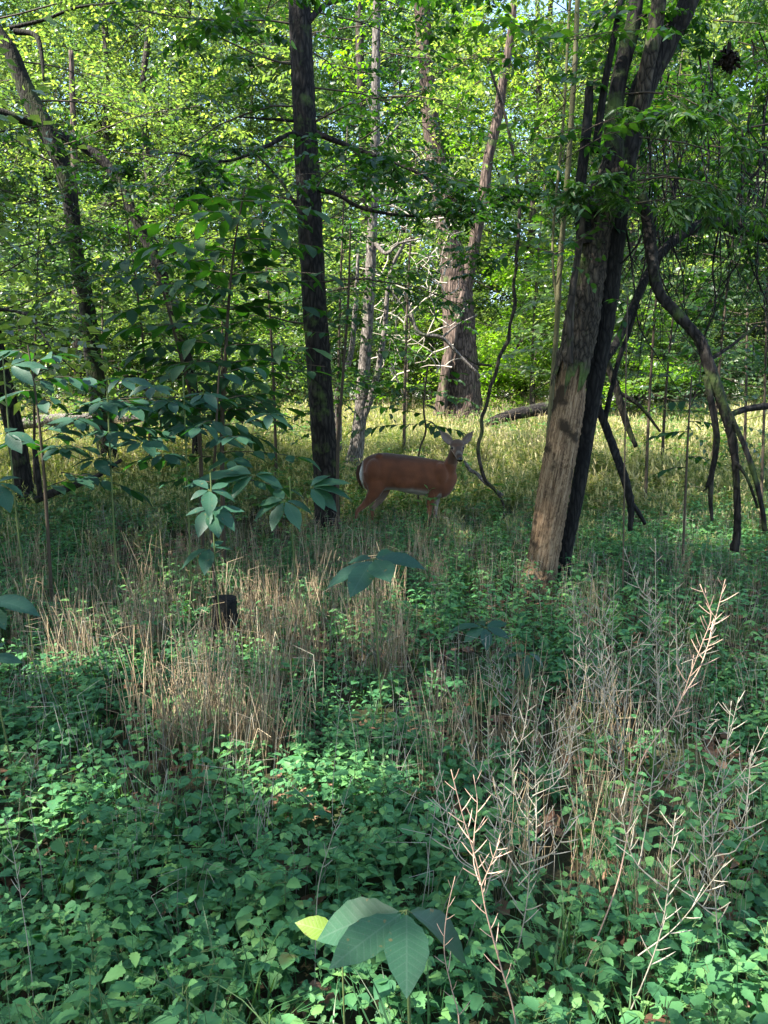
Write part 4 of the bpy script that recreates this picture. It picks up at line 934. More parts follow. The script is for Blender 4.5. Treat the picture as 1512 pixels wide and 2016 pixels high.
def build_big_leaves():
    g = random.Random(4)
    def whorl_sapling(label, whorls, stem, name='big_leaf_sapling', r=.004):
        """whorls: (cx, cy, Y, [(tipx, tipy, dY), ...])"""
        b = stem[-1]; root = thing(name, label, 'sapling', (b[0], b[1], b[2]))
        stem_part(root, [[(*p, r) for p in stem]])
        for (cx, cy, Y, tips) in whorls:
            c = at(cx, cy, Y)
            for tx, ty, dY in tips:
                t = at(tx, ty, Y + dY); s = c + (t - c) * 0.07
                n = Vector((g.uniform(-.15, .15), -0.35 + g.uniform(-.15, .15), 1))
                put_leaf(root, s, t, n, roll=g.uniform(-.2, .2))
                stem_part(root, [[(*c, .0015), (*s, .0012)]], nm='leaf_stalk')
        return root
    def down(px, py, Y, dx=0.05):
        p = at(px, py, Y); q = (p.x + dx, Y + .05, G(p.x + dx, Y + .05) - .02)
        return [p, Vector(((p.x * .6 + q[0] * .4), Y, (p.z + q[2]) / 2)), Vector(q)]
    root = whorl_sapling('close young sapling with a star of broad dark leaves at the bottom centre', [(800, 1792, 1.55, [(650, 1895, -.14), (606, 1826, .02), (802, 1925, -.2), (955, 1872, .04), (890, 1838, .06)])], down(800, 1792, 1.55, .02))
    root2 = thing('yellow_leaf_seedling', 'yellow green sunlit seedling leaf beside the broad dark leaves', 'seedling', V3(at(635, 1850, 1.62)))
    put_leaf(root2, at(668, 1842, 1.62), at(584, 1812, 1.62), (.2, -.8, 1), LEAF_Y, wide=1.0)
    stem_part(root2, [[(*at(672, 1838, 1.62), .0015), (*(at(676, 1950, 1.62)), .002), (at(680, 1950, 1.62).x, 1.64, G(0, 1.6), .002)]])
    whorl_sapling('sapling holding large dull leaves in front of the deer', [(735, 1100, 3.7, [(640, 1150, -.1), (690, 1168, -.25), (836, 1098, -.05), (800, 1082, .15), (680, 1100, .1), (765, 1135, -.3)])], down(735, 1100, 3.7))
    whorl_sapling('upright sapling with stacked whorls of pale lit leaves left of centre', [
        (412, 965, 4.6, [(380, 938, .1), (450, 948, .1), (465, 975, 0), (375, 975, -.08), (412, 1000, -.2)]),
        (416, 1000, 4.6, [(362, 1008, 0), (388, 1042, -.2), (482, 1002, 0), (462, 1028, -.14), (430, 1045, -.2), (420, 975, .15)]),
        (412, 1078, 4.6, [(350, 1106, -.05), (402, 1116, -.2), (462, 1078, .05), (440, 1062, .1)])], down(414, 930, 4.6, .04))
    whorl_sapling('wide sapling spreading bluish leaves at left of the dark trunk', [
        (560, 985, 5.0, [(490, 1012, 0), (528, 1036, -.15), (592, 1032, -.15), (620, 1000, 0), (540, 960, .15), (505, 985, .05)]),
        (610, 960, 5.1, [(668, 996, -.05), (696, 965, .0), (690, 935, .1), (645, 925, .1), (640, 1000, -.15)]),
        (500, 935, 5.1, [(360, 930, 0), (400, 955, -.1), (450, 970, -.15), (540, 925, .05), (560, 950, 0), (430, 915, .1)])], down(570, 940, 5.05))
    rq = random.Random(21)
    def auto_whorl(cx, cy, Y, n, L_):
        k = L_ * F / Y; a0 = rq.uniform(0, 6.28)
        return (cx, cy, Y, [(cx + k * math.cos(a0 + i * 6.283 / n) * rq.uniform(.8, 1.1), cy + k * (.12 + .22 * math.sin(-a0 - i * 6.283 / n)) , -L_ * .75 * math.sin(a0 + i * 6.283 / n) * -1 if False else L_ * .75 * math.sin(a0 + i * 6.283 / n)) for i in range(n)])
    whorl_sapling('sapling with tiers of broad dark leaves before the leaning mossy tree', [auto_whorl(x, y, 5.4, 6, .21) for x, y in ((200, 790), (255, 800), (150, 825), (215, 850), (280, 870), (185, 905), (120, 880), (240, 745))], [at(210, 740, 5.4), at(215, 850, 5.4), Vector((at(218, 900, 5.4).x, 5.4, G(-1.9, 5.4)))], r=.006)
    whorl_sapling('sapling of broad dark leaves in the gap between the tiered saplings', [auto_whorl(x, y, 5.6, 6, .2) for x, y in ((335, 790), (400, 775), (300, 760), (370, 840), (320, 895), (455, 905), (530, 815))], [at(360, 740, 5.6), at(365, 850, 5.6), Vector((at(368, 900, 5.6).x, 5.6, G(-1.4, 5.6)))], r=.006)
    whorl_sapling('sapling with dull bluish leaves low beside the split tree foot', [
        (955, 1235, 4.3, [(885, 1228, 0), (915, 1255, -.1), (960, 1270, -.15), (1005, 1252, -.05), (1000, 1222, .1), (935, 1212, .15)]),
        (1040, 1285, 4.1, [(1035, 1335, -.1), (1080, 1310, 0), (995, 1290, 0)])], down(960, 1235, 4.3))
    whorl_sapling('sapling reaching in from the left edge with single broad leaf', [(-30, 1180, 3.1, [(72, 1186, -.05), (10, 1230, -.1), (-80, 1200, 0)]), (-30, 1290, 3.1, [(45, 1300, 0), (10, 1260, .1)])], down(-32, 1150, 3.1))
    whorl_sapling('tall sapling at the left edge with pale top leaves', [
        (10, 852, 4.2, [(68, 862, -.02), (40, 885, -.1), (-40, 870, 0), (30, 838, .15)]), (-5, 950, 4.2, [(50, 965, 0), (40, 930, .1), (20, 1000, -.1)]),
        (20, 720, 4.6, [(90, 712, 0), (60, 745, -.1), (-20, 730, 0), (50, 700, .1)])], down(5, 700, 4.3))
    # taller saplings with layered horizontal sprays of large leaves
    def layered(label, stem, layers, Lf, seed, lm=None):
        rr = random.Random(seed); b = stem[-1]
        gp = ground_at(b[0], b[2]); root = thing('big_leaf_sapling', label, 'sapling', V3(gp))
        P = [(*at(x, y, Y), w * Y / F / 2) for x, y, Y, w in stem] + [(gp.x, gp.y, gp.z - .02, stem[-1][3] * stem[-1][2] / F / 2)]
        stem_part(root, [P], 'twig')
        for (x0, y0, x1, y1, Y, dY, n) in layers:
            a, e = at(x0, y0, Y), at(x1, y1, Y + dY); d = e - a
            stem_part(root, [[(*a, .004), (*(a + d * .5 + Vector((0, 0, .02))), .003), (*e, .0015)]], 'twig', 'branch')
            s = Vector((-d.y, d.x, 0)).normalized(); 
            for i in range(n):
                t = (i + .6) / n; p = a + d * t + Vector((0, 0, .02 * math.sin(t * 3.14))); sd_ = 1 if i % 2 else -1
                q = p + (d.normalized() * rr.uniform(.35, .8) + s * sd_ * rr.uniform(.6, 1) + Vector((0, 0, rr.uniform(-.5, .0)))).normalized() * Lf * rr.uniform(.7, 1.15)
                put_leaf(root, p, q, (rr.uniform(-.35, .35), rr.uniform(-.3, .3), 1), rr.choice(lm or LEAF_U), roll=rr.uniform(-.3, .3))
            put_leaf(root, e, e + (d.normalized() + Vector((0, 0, -.25))) * Lf, (0, 0, 1), rr.choice(lm or LEAF_U))
    ls = []
    rr = random.Random(9)
    for i, y in enumerate((395, 430, 470, 500, 540, 575, 610, 640, 680, 715, 745, 780, 810, 840)):
        x = 470 - (y - 380) * .07; sgn = -1 if i % 2 else 1
        for s2 in ((sgn, rr.uniform(110, 190)), (-sgn, rr.uniform(70, 150)), (sgn, rr.uniform(40, 90))):
            ls.append((x, y, x + s2[0] * s2[1], y + rr.uniform(-25, 25), 6.6, rr.uniform(-.7, .7), 7))
    layered('tall sapling with horizontal layers of big pointed leaves in the left half', [(482, 370, 6.6, 3), (462, 480, 6.6, 4), (450, 600, 6.6, 6), (443, 720, 6.6, 7), (437, 860, 6.6, 9)], ls, .21, 1)
    ls = []
    for i, y in enumerate((520, 560, 600, 640, 680, 715, 750, 790, 820)):
        x = 300 + (y - 500) * .25; sgn = -1 if i % 2 else 1
        ls.append((x, y, x + sgn * rr.uniform(70, 130), y + rr.uniform(-20, 20), 7.2, rr.uniform(-.5, .5), 8)); ls.append((x, y, x - sgn * rr.uniform(60, 120), y + rr.uniform(-20, 20), 7.2, rr.uniform(-.5, .5), 7))
    layered('slanting sapling with big leaves left of the tall layered one', [(290, 480, 7.2, 3), (320, 570, 7.2, 4), (350, 680, 7.2, 6), (380, 800, 7.2, 7), (395, 900, 7.2, 8)], ls, .21, 2)
    ls = [(75, 790, 150, 790, 5.6, 0, 6), (70, 770, 10, 780, 5.6, .1, 5), (85, 850, 190, 790, 5.6, .2, 8), (85, 870, 240, 800, 5.6, .3, 9), (65, 720, 110, 700, 5.6, 0, 5), (60, 700, 20, 690, 5.6, 0, 4), (90, 900, 160, 880, 5.6, -.2, 6), (180, 800, 320, 790, 5.6, .2, 8), (200, 870, 300, 860, 5.7, .1, 7), (90, 960, 200, 930, 5.7, .1, 6)]
    ls += [(180, 790, 420, 785, 5.8, .2, 12), (150, 830, 330, 850, 5.8, .1, 9), (85, 880, 30, 870, 5.6, .1, 5), (120, 930, 260, 965, 5.7, .1, 8), (70, 750, 170, 745, 5.7, .1, 7), (240, 790, 380, 830, 5.9, .1, 8)]
    layered('sapling at far left with a thin dark stem and spreading leaves', [(55, 680, 5.6, 3), (72, 790, 5.6, 4), (84, 900, 5.6, 6), (92, 1010, 5.6, 7)], ls, .19, 3, LEAF_M)
    ls = [(425, 840, 560, 830, 5.9, .1, 9), (425, 850, 300, 845, 5.9, .2, 9), (428, 790, 540, 775, 5.9, .2, 8), (428, 795, 330, 800, 5.9, .1, 8), (424, 890, 590, 900, 5.9, -.1, 10), (422, 900, 280, 905, 5.9, .1, 9), (420, 940, 560, 960, 5.8, 0, 8), (420, 950, 330, 950, 5.8, 0, 7), (430, 740, 520, 720, 5.9, .1, 6), (425, 870, 470, 860, 5.9, -.6, 8), (425, 830, 390, 840, 5.9, -.5, 7)]
    layered('broad flat topped sapling holding bluish leaves in tiers left of the dark trunk', [(432, 720, 5.9, 3), (426, 830, 5.9, 5), (420, 960, 5.9, 6), (418, 1050, 5.9, 7)], ls, .18, 8, LEAF_M)
    ls = [(830, 835, 700, 846, 9.9, 0, 10), (832, 836, 905, 850, 9.9, .1, 8), (832, 815, 730, 800, 9.9, .2, 9), (834, 800, 900, 785, 9.9, .1, 7), (836, 770, 770, 750, 9.9, .1, 7), (834, 825, 870, 850, 9.9, -.4, 7), (838, 750, 900, 735, 9.9, .1, 6)]
    layered('sapling spreading dark leaves over the back of the deer', [(842, 720, 9.9, 3), (834, 800, 9.9, 4), (838, 850, 9.9, 4), (824, 900, 9.9, 4)], ls, .17, 4)
    ls = [(640 + 40 * (i % 3), 470 + i * 28, 640 + 40 * (i % 3) + (-1) ** i * rr.uniform(60, 130), 470 + i * 28 + rr.uniform(-15, 15), 8.3, rr.uniform(-.3, .3), 6) for i in range(11)]
    layered('thin sapling with pointed leaves growing close behind the dark straight trunk', [(690, 440, 8.6, 3), (685, 600, 8.6, 5), (672, 780, 8.6, 6), (665, 900, 8.6, 7)], ls, .14, 5)
    ls = [(1240, 600, 1210, 590, 6.0, 0, 3), (1235, 625, 1225, 650, 6.0, 0, 3)]
    layered('small pale sprig of leaves caught beside the leaning dark limb', [(1238, 590, 6.0, 3), (1234, 640, 6.0, 3)], ls, .09, 6)
    ls = [(1360, 760, 1420, 750, 7, .1, 6), (1360, 790, 1300, 800, 7, 0, 6), (1355, 830, 1420, 840, 7, 0, 7), (1355, 850, 1290, 860, 7, .1, 6), (1350, 900, 1400, 905, 7, .1, 6), (1350, 920, 1300, 930, 7, .1, 5)]
    layered('sapling with drooping leaves between the hanging dead limbs', [(1362, 740, 7, 3), (1355, 850, 7, 4), (1350, 960, 7, 5)], ls, .13, 7)
build_big_leaves()

# ------------------------------------------------------------------ the deer
def build_deer():
    Yd = 9.2; K = Yd / F
    def W(px, py, dy=0.0):       # photo spot on the deer's plane -> local metres (x right, y away, z up)
        p = at(px, py, Yd + dy); return np.array((p.x, dy, p.z))
    org = np.array((at(800, 1000, Yd).x, 0, G(at(800, 1000, Yd).x, Yd)))
    def ring_loft(st, sides=24):
        """st rows: centre(3), tangent-plane half sizes a (y) and b (in the other axis), axis vector for b"""
        V = []; 
        for c, a, b, ax, egg in st:
            ax = np.array(ax, float); ax /= np.linalg.norm(ax)
            for k in range(sides):
                th = 2 * math.pi * k / sides; co, si = math.cos(th), math.sin(th)
                w = a * co * (1 - egg * si)
                V.append(np.array(c) + np.array((0, 1, 0)) * w + ax * b * si)
        V.append(np.array(st[0][0])); V.append(np.array(st[-1][0])); n = len(st)
        f4 = [(i * sides + k, i * sides + (k + 1) % sides, (i + 1) * sides + (k + 1) % sides, (i + 1) * sides + k) for i in range(n - 1) for k in range(sides)]
        f3 = [(n * sides, (k + 1) % sides, k) for k in range(sides)] + [(n * sides + 1, (n - 1) * sides + k, (n - 1) * sides + (k + 1) % sides) for k in range(sides)]
        return np.array(V), f3, f4
    mb = MB()
    def body(rows):      # (px, top, bottom, halfwidth m)
        P = np.array([(r[0], r[1], r[2], r[3]) for r in rows], float)
        S = catmull(P, 4.0) if False else P
        t = np.arange(len(P)); tt = np.linspace(0, len(P) - 1, len(P) * 4)
        I = np.stack([np.interp(tt, t, P[:, k]) for k in range(4)], -1)
        for _ in range(3): I[1:-1] = (I[:-2] + I[1:-1] * 2 + I[2:]) / 4
        st = []
        for x, a, b, w in I:
            c = (W(x, a) + W(x, b)) / 2; h = np.linalg.norm(W(x, a) - W(x, b)) / 2
            st.append((c, w, h, (0, 0, 1), 0.12))
        mb.add(*ring_loft(st))
    body([(710, 916, 942, .03), (714, 907, 956, .075), (722, 899, 966, .125), (736, 893, 970, .16), (752, 890.5, 966, .175), (772, 892, 964, .175), (795, 895, 969, .19), (820, 898, 974, .185), (842, 902, 977, .165), (860, 905, 980, .145), (874, 908, 981, .125), (886, 913, 974, .10), (895, 924, 958, .065), (900, 934, 946, .03)])
    def knob(px, py, dy, r):
        c = W(px, py) + np.array((0, dy, 0)); U = []
        for i in range(13):
            for k in range(16):
                ph = math.pi * i / 12; th = 2 * math.pi * k / 16; U.append((c[0] + r[0] * math.sin(ph) * math.cos(th), c[1] + r[1] * math.sin(ph) * math.sin(th), c[2] + r[2] * math.cos(ph)))
        mb.add(U, None, [(i * 16 + k, i * 16 + (k + 1) % 16, (i + 1) * 16 + (k + 1) % 16, (i + 1) * 16 + k) for i in range(12) for k in range(16)])
    knob(866, 935, -.075, (.10, .085, .15)); knob(738, 928, -.085, (.115, .105, .16)); knob(800, 945, -.08, (.2, .12, .12)); knob(747, 897, -.06, (.05, .05, .04))
    def limb(rows, sides=16, flat=1.0):       # (px, py, dy, half size along photo m, half width m)
        P = np.array(rows, float); t = np.arange(len(P)); tt = np.linspace(0, len(P) - 1, (len(P) - 1) * 6 + 1)
        I = np.stack([np.interp(tt, t, P[:, k]) for k in range(5)], -1)
        for _ in range(2): I[1:-1] = (I[:-2] + I[1:-1] * 2 + I[2:]) / 4
        C = np.array([W(r[0], r[1]) + np.array((0, r[2], 0)) for r in I])
        T = np.gradient(C, axis=0); st = []
        for c, tg, r in zip(C, T, I):
            tg[1] *= 0.0; tg /= np.linalg.norm(tg) + 1e-9; ax = np.array((-tg[2], 0, tg[0])); ax = ax if np.linalg.norm(ax) > .1 else (1, 0, 0)
            st.append((c, r[4], r[3], ax, 0))
        mb.add(*ring_loft(st, sides))
    # hind legs: thigh, hock pointing back, near vertical shank
    limb([(738, 925, -.08, .15, .07), (742, 950, -.10, .13, .075), (738, 966, -.11, .085, .06), (728, 981, -.11, .055, .042), (714, 995, -.11, .036, .028), (704, 1004, -.11, .030, .024), (702, 1014, -.11, .022, .019), (703, 1030, -.11, .017, .016), (705, 1048, -.11, .018, .018), (709, 1056, -.11, .022, .02), (713, 1063, -.11, .022, .02)])
    limb([(752, 930, .08, .13, .06), (757, 955, .10, .10, .065), (755, 972, .10, .065, .05), (748, 986, .10, .045, .036), (738, 998, .10, .030, .025), (732, 1006, .10, .028, .023), (733, 1018, .10, .020, .018), (735, 1034, .10, .016, .016), (737, 1048, .10, .018, .018), (741, 1058, .10, .022, .02)])
    # front legs
    limb([(862, 935, -.07, .11, .05), (856, 958, -.085, .085, .05), (849, 976, -.09, .055, .042), (845, 992, -.09, .040, .034), (844, 1010, -.09, .028, .026), (843, 1022, -.09, .026, .024), (843, 1034, -.09, .018, .017), (843, 1050, -.09, .018, .018), (847, 1063, -.09, .023, .021)])
    limb([(874, 935, .06, .09, .05), (868, 958, .08, .065, .045), (862, 976, .085, .048, .038), (859, 992, .085, .036, .032), (858, 1012, .085, .026, .025), (858, 1024, .085, .024, .022), (858, 1036, .085, .017, .016), (859, 1060, .085, .022, .02)])
    # neck towards the camera-turned head
    limb([(872, 945, -.0, .13, .10), (880, 928, -.01, .105, .092), (886, 914, -.035, .080, .080), (890, 901, -.065, .066, .072), (893, 888, -.095, .060, .066), (896, 878, -.12, .055, .06)], 20)
    # head: along the line from poll to nose, coming towards the camera
    hd = [((897.5, 873, -.10), .050, .052), ((897.5, 874, -.15), .078, .068), ((897.4, 879, -.19), .083, .070), ((897.6, 884, -.22), .072, .062), ((898.2, 889, -.25), .056, .052), ((899, 894, -.28), .044, .044), ((899.6, 898.5, -.305), .038, .037), ((900, 902, -.325), .033, .030), ((900, 903.5, -.335), .016, .015)]
    st = []
    for k, ((x, y, dy), a, b) in enumerate(hd): st.append((W(x, y) + np.array((0, dy, 0)), a, b))
    C = np.array([q[0] for q in st]); T = np.gradient(C, axis=0); V = []
    sides = 24
    tt = np.linspace(0, len(C) - 1, 33); C2 = np.stack([np.interp(tt, np.arange(len(C)), C[:, k]) for k in range(3)], -1); A2 = np.interp(tt, np.arange(len(C)), [q[1] for q in st]); B2 = np.interp(tt, np.arange(len(C)), [q[2] for q in st])
    T = np.gradient(C2, axis=0)
    for c, tg, a, b in zip(C2, T, A2, B2):
        tg = tg / np.linalg.norm(tg); X = np.array((1, 0, 0)); up = np.cross(X, tg); up /= np.linalg.norm(up)
        if up[2] < 0: up = -up
        for k in range(sides):
            th = 2 * math.pi * k / sides; V.append(c + X * a * math.cos(th) * (1 + .1 * math.sin(th)) + up * b * math.sin(th))
    n = len(C2); V += [C2[0], C2[-1]]
    f4 = [(i * sides + k, i * sides + (k + 1) % sides, (i + 1) * sides + (k + 1) % sides, (i + 1) * sides + k) for i in range(n - 1) for k in range(sides)]
    f3 = [(n * sides, (k + 1) % sides, k) for k in range(sides)] + [(n * sides + 1, (n - 1) * sides + k, (n - 1) * sides + (k + 1) % sides) for k in range(sides)]
    mb.add(np.array(V), f3, f4)
    # brow ridges, cheeks
    def ball(c, r):
        U = []; a, b = 10, 14
        for i in range(a + 1):
            for k in range(b):
                ph = math.pi * i / a; th = 2 * math.pi * k / b; U.append((c[0] + r[0] * math.sin(ph) * math.cos(th), c[1] + r[1] * math.sin(ph) * math.sin(th), c[2] + r[2] * math.cos(ph)))
        mb.add(U, None, [(i * b + k, i * b + (k + 1) % b, (i + 1) * b + (k + 1) % b, (i + 1) * b + k) for i in range(a) for k in range(b)])
    for px in (888.0, 906.5): ball(W(px, 876.5) + np.array((0, -.195, 0)), (.022, .03, .016))
    # ears: cupped leaf shapes as closed shells
    def ear(base, tip, width, face, nm_=None):
        b, t = W(*base[:2]) + np.array((0, base[2], 0)), W(*tip[:2]) + np.array((0, tip[2], 0)); d = t - b; L_ = np.linalg.norm(d); d /= L_
        f = np.array(face, float); f -= d * f.dot(d); f /= np.linalg.norm(f); s = np.cross(d, f); out, N_ = [], 12; cols = []
        for side in (0, 1):
            for i in range(N_ + 1):
                t_ = i / N_; w = width * (math.sin(math.pi * min(1, t_ * .86 + .14)) ** .7) * (1 if t_ < .5 else (1 - ((t_ - .5) / .5) ** 2.2 * .9)); w = max(w, .003)
                for j in range(7):
                    u = (j - 3) / 3; cup = (abs(u) ** 1.8) * w * .75 - .55 * w
                    out.append(b + d * L_ * t_ + s * w * u + f * (cup + (0.0 if side == 0 else -.012)))
        m = (N_ + 1) * 7; q = []
        for i in range(N_):
            for j in range(6):
                a0 = i * 7 + j; q.append((a0, a0 + 1, a0 + 8, a0 + 7)); q.append((m + a0, m + a0 + 7, m + a0 + 8, m + a0 + 1))
        for i in range(N_):
            for j in (0, 6):
                a0 = i * 7 + j; q.append((a0, a0 + 7, m + a0 + 7, m + a0) if j == 0 else (a0, m + a0, m + a0 + 7, a0 + 7))
        for j in range(6):
            a0 = N_ * 7 + j; q.append((a0, a0 + 1, m + a0 + 1, m + a0)); q.append((j, m + j, m + j + 1, j + 1))
        V_ = np.array(out); mbx.add(V_ - org, None, q, np.concatenate([np.ones(m), np.zeros(m)]))
    # unify the body into one continuous skin
    mb.v = [v - org for v in mb.v]
    raw = mb.mesh('raw', None)
    tmp = obj('tmp', raw); md = tmp.modifiers.new('r', 'REMESH'); md.mode = 'VOXEL'; md.voxel_size = 0.0085
    sm = tmp.modifiers.new('s', 'SMOOTH'); sm.iterations = 13; sm.factor = 0.6
    bpy.context.view_layer.update(); dg = bpy.context.evaluated_depsgraph_get()
    me = bpy.data.meshes.new_from_object(tmp.evaluated_get(dg)); bpy.data.objects.remove(tmp)
    n = len(me.vertices); co = np.zeros(n * 3, np.float32); me.vertices.foreach_get('co', co); co = co.reshape(-1, 3).astype(float)
    nr = np.zeros(n * 3, np.float32); me.vertices.foreach_get('normal', nr); nr = nr.reshape(-1, 3)
    w = co + org
    # back to photo coordinates for the coat markings
    dep = Yd
    def px_of(x, z): 
        zc = z - EYE; d = Yd * CP - zc * SP; return 756 + F * x / d, 1008 - F * (Yd * SP + zc * CP) / d
    PX, PY = px_of(w[:, 0], w[:, 2]); Yl = w[:, 1]
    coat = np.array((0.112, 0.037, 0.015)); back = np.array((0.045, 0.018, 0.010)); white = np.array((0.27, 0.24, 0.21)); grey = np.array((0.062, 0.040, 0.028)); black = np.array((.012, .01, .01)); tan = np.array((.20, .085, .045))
    col = np.tile(coat, (n, 1))
    def mix(mask, c):
        nonlocal col; m = np.clip(mask, 0, 1)[:, None]; col = col * (1 - m) + c * m
    sst = lambda v, a, b: np.clip((v - a) / (b - a), 0, 1) ** 2 * (3 - 2 * np.clip((v - a) / (b - a), 0, 1))
    head = (Yl < -.10) & (PY < 912) & (PX > 880)
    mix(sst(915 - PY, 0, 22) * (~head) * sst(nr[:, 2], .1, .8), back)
    mix(sst(-nr[:, 2], .35, .75) * sst(PY, 955, 964) * (PX > 748) * (PX < 868) * (PY < 984), white)          # belly
    mix(sst(PY, 975, 1000) * (PY > 975) * .6, tan)                                                     # lower legs
    inner = ((Yl < 0) & (nr[:, 1] > .35)) | ((Yl > 0) & (nr[:, 1] < -.35))
    mix(inner * sst(PY, 962, 975) * (PY < 1008) * .45, white)
    mix((PX > 853) * (Yl > .03) * sst(PY, 972, 980) * (PY < 1030) * sst(nr[:, 0], -.5, .2) * .8, white)
    mix(sst(717 - PX, 0, 4) * (PY > 908) * (PY < 962), white)                                            # rump edge
    mix(sst(PY, 1054, 1057), black)                                                                       # hooves
    mix(head * 0.75, grey)
    mix(head * sst(nr[:, 2], .5, .9) * (PY < 880) * .6, np.array((.09, .055, .035)))
    lx = PX - 898
    mix(head * (np.abs(lx) < 4.5) * (PY > 876) * (PY < 893) * .7, np.array((.045, .035, .03)))           # dark nose bridge
    mix(head * sst(-Yl, .285, .295) * (1 - sst(-Yl, .305, .315)) * .6, white * .6)                         # pale muzzle ring
    mix(head * sst(-nr[:, 2], .1, .6) * (Yl < -.18), white * .9)                                               # chin
    mix(head * np.exp(-((np.abs(lx) - 10) ** 2 + (PY - 880) ** 2) / 10.0) * .8, white * .75)                # eye rings
    mix((~head) * (Yl < -.03) * np.exp(-((PX - 894) / 6.5) ** 2 - ((PY - 910) / 6.0) ** 2) * .35, white * .7)     # throat patch
    nz = np.array([mnoise.noise(Vector(c * 14)) + .9 * mnoise.noise(Vector(c * 4)) for c in co]); col *= (1 + .26 * nz)[:, None]
    # fold shade painted into the coat behind the shoulder and in front of the thigh, greyer haunch top
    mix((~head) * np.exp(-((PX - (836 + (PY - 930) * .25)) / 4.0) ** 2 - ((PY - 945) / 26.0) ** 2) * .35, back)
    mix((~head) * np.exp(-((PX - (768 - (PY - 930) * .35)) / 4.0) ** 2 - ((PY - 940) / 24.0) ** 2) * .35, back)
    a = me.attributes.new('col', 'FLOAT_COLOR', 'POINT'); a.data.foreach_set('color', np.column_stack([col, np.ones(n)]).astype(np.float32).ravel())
    me.polygons.foreach_set('use_smooth', np.ones(len(me.polygons), bool)); me.name = 'deer_body'
    m, nt, N, L = nodes_of('deer coat'); out = N('ShaderNodeOutputMaterial'); p = N('ShaderNodeBsdfPrincipled'); p.inputs['Roughness'].default_value = .75; p.inputs['Specular IOR Level'].default_value = .2
    p.inputs['Sheen Weight'].default_value = .15
    at_ = N('ShaderNodeAttribute'); at_.attribute_name = 'col'; tc = N('ShaderNodeTexCoord'); mp = N('ShaderNodeMapping'); mp.inputs['Scale'].default_value = (1, 3, 3); L(tc.outputs['Object'], mp.inputs[0])
    nz_ = N('ShaderNodeTexNoise'); nz_.inputs['Scale'].default_value = 90; nz_.inputs['Detail'].default_value = 6; L(mp.outputs[0], nz_.inputs[0])
    hs = N('ShaderNodeHueSaturation'); L(at_.outputs['Color'], hs.inputs['Color']); mr = N('ShaderNodeMapRange'); mr.inputs['To Min'].default_value = .7; mr.inputs['To Max'].default_value = 1.3; L(nz_.outputs['Fac'], mr.inputs[0]); L(mr.outputs[0], hs.inputs['Value']); L(hs.outputs[0], p.inputs['Base Color'])
    b = N('ShaderNodeBump'); b.inputs['Strength'].default_value = .5; b.inputs['Distance'].default_value = .006; L(nz_.outputs['Fac'], b.inputs['Height']); L(b.outputs[0], p.inputs['Normal']); L(p.outputs[0], out.inputs[0])
    me.materials.append(m)
    root = thing('deer', 'reddish brown doe standing side on in shade with her head turned to the camera', 'deer', (org[0], Yd, org[2]))
    obj('body', me, root)
    earm, nt, N, L = nodes_of('deer ear'); out = N('ShaderNodeOutputMaterial'); p = N('ShaderNodeBsdfPrincipled'); p.inputs['Roughness'].default_value = .8
    at_ = N('ShaderNodeAttribute'); at_.attribute_name = 'tone'; r = ramp(nt, [(0, (.08, .04, .025)), (.45, (.07, .04, .028)), (.6, (.17, .12, .10)), (1, (.20, .15, .13))]); L(at_.outputs['Fac'], r.inputs[0]); L(r.outputs[0], p.inputs['Base Color'])
    tl = N('ShaderNodeBsdfTranslucent'); L(r.outputs[0], tl.inputs[0]); ms = N('ShaderNodeMixShader'); ms.inputs[0].default_value = .15; L(p.outputs[0], ms.inputs[1]); L(tl.outputs[0], ms.inputs[2]); L(ms.outputs[0], out.inputs[0])
    for lab, base, tip, face in ((None, (888, 873, -.13), (864.5, 847, -.10), (.15, -1, .1)), (None, (908, 873, -.13), (931, 848, -.10), (.45, -1, -.2))):
        mbx = MB(); ear(base, tip, .047, face); o = obj('ear', mbx.mesh('ear', earm), root)
    blk, nt, N, L = nodes_of('wet black'); out = N('ShaderNodeOutputMaterial'); p = N('ShaderNodeBsdfPrincipled'); p.inputs['Roughness'].default_value = .12; p.inputs['Base Color'].default_value = (.01, .008, .008, 1); L(p.outputs[0], out.inputs[0])
    def part_ball(nm, c, r, mat):
        m2 = MB(); U = []; a_, b_ = 10, 14
        for i in range(a_ + 1):
            for k in range(b_):
                ph = math.pi * i / a_; th = 2 * math.pi * k / b_; U.append((c[0] - org[0] + r[0] * math.sin(ph) * math.cos(th), c[1] - org[1] + r[1] * math.sin(ph) * math.sin(th), c[2] - org[2] + r[2] * math.cos(ph)))
        m2.add(U, None, [(i * b_ + k, i * b_ + (k + 1) % b_, (i + 1) * b_ + (k + 1) % b_, (i + 1) * b_ + k) for i in range(a_) for k in range(b_)])
        return obj(nm, m2.mesh(nm, mat), root)
    for px in (886.9, 908.0): part_ball('eye', W(px, 879.6) + np.array((0, -.232, 0)), (.018, .024, .016), blk)
    part_ball('nose', W(900, 900.5) + np.array((0, -.335, 0)), (.036, .022, .028), blk)
    # tail: flat tuft hanging over the rump, white edge
    V = []; mbx = MB()
    path = [(714, 910, .012), (707, 918, .022), (704.5, 930, .028), (706, 942, .026), (710, 954, .015), (714, 962, .004)]
    st = [(W(x, y) + np.array((0, 0, 0)), r * 1.5, r, (1, 0, 0.2), 0) for x, y, r in path]; mbx.add(*ring_loft(st, 12)); mbx.v = [v - org for v in mbx.v]
    tm = mbx.mesh('tail', plain_mat('tail hair', [(0, (.03, .018, .012)), (1, (.10, .05, .03))])); obj('tail', tm, root)
    mbx = MB(); st = [(W(x + 5.5, y + 1) + np.array((0, -.01, 0)), r * 1.9, r * .75, (1, 0, 0.2), 0) for x, y, r in path]; mbx.add(*ring_loft(st, 12)); mbx.v = [v - org for v in mbx.v]
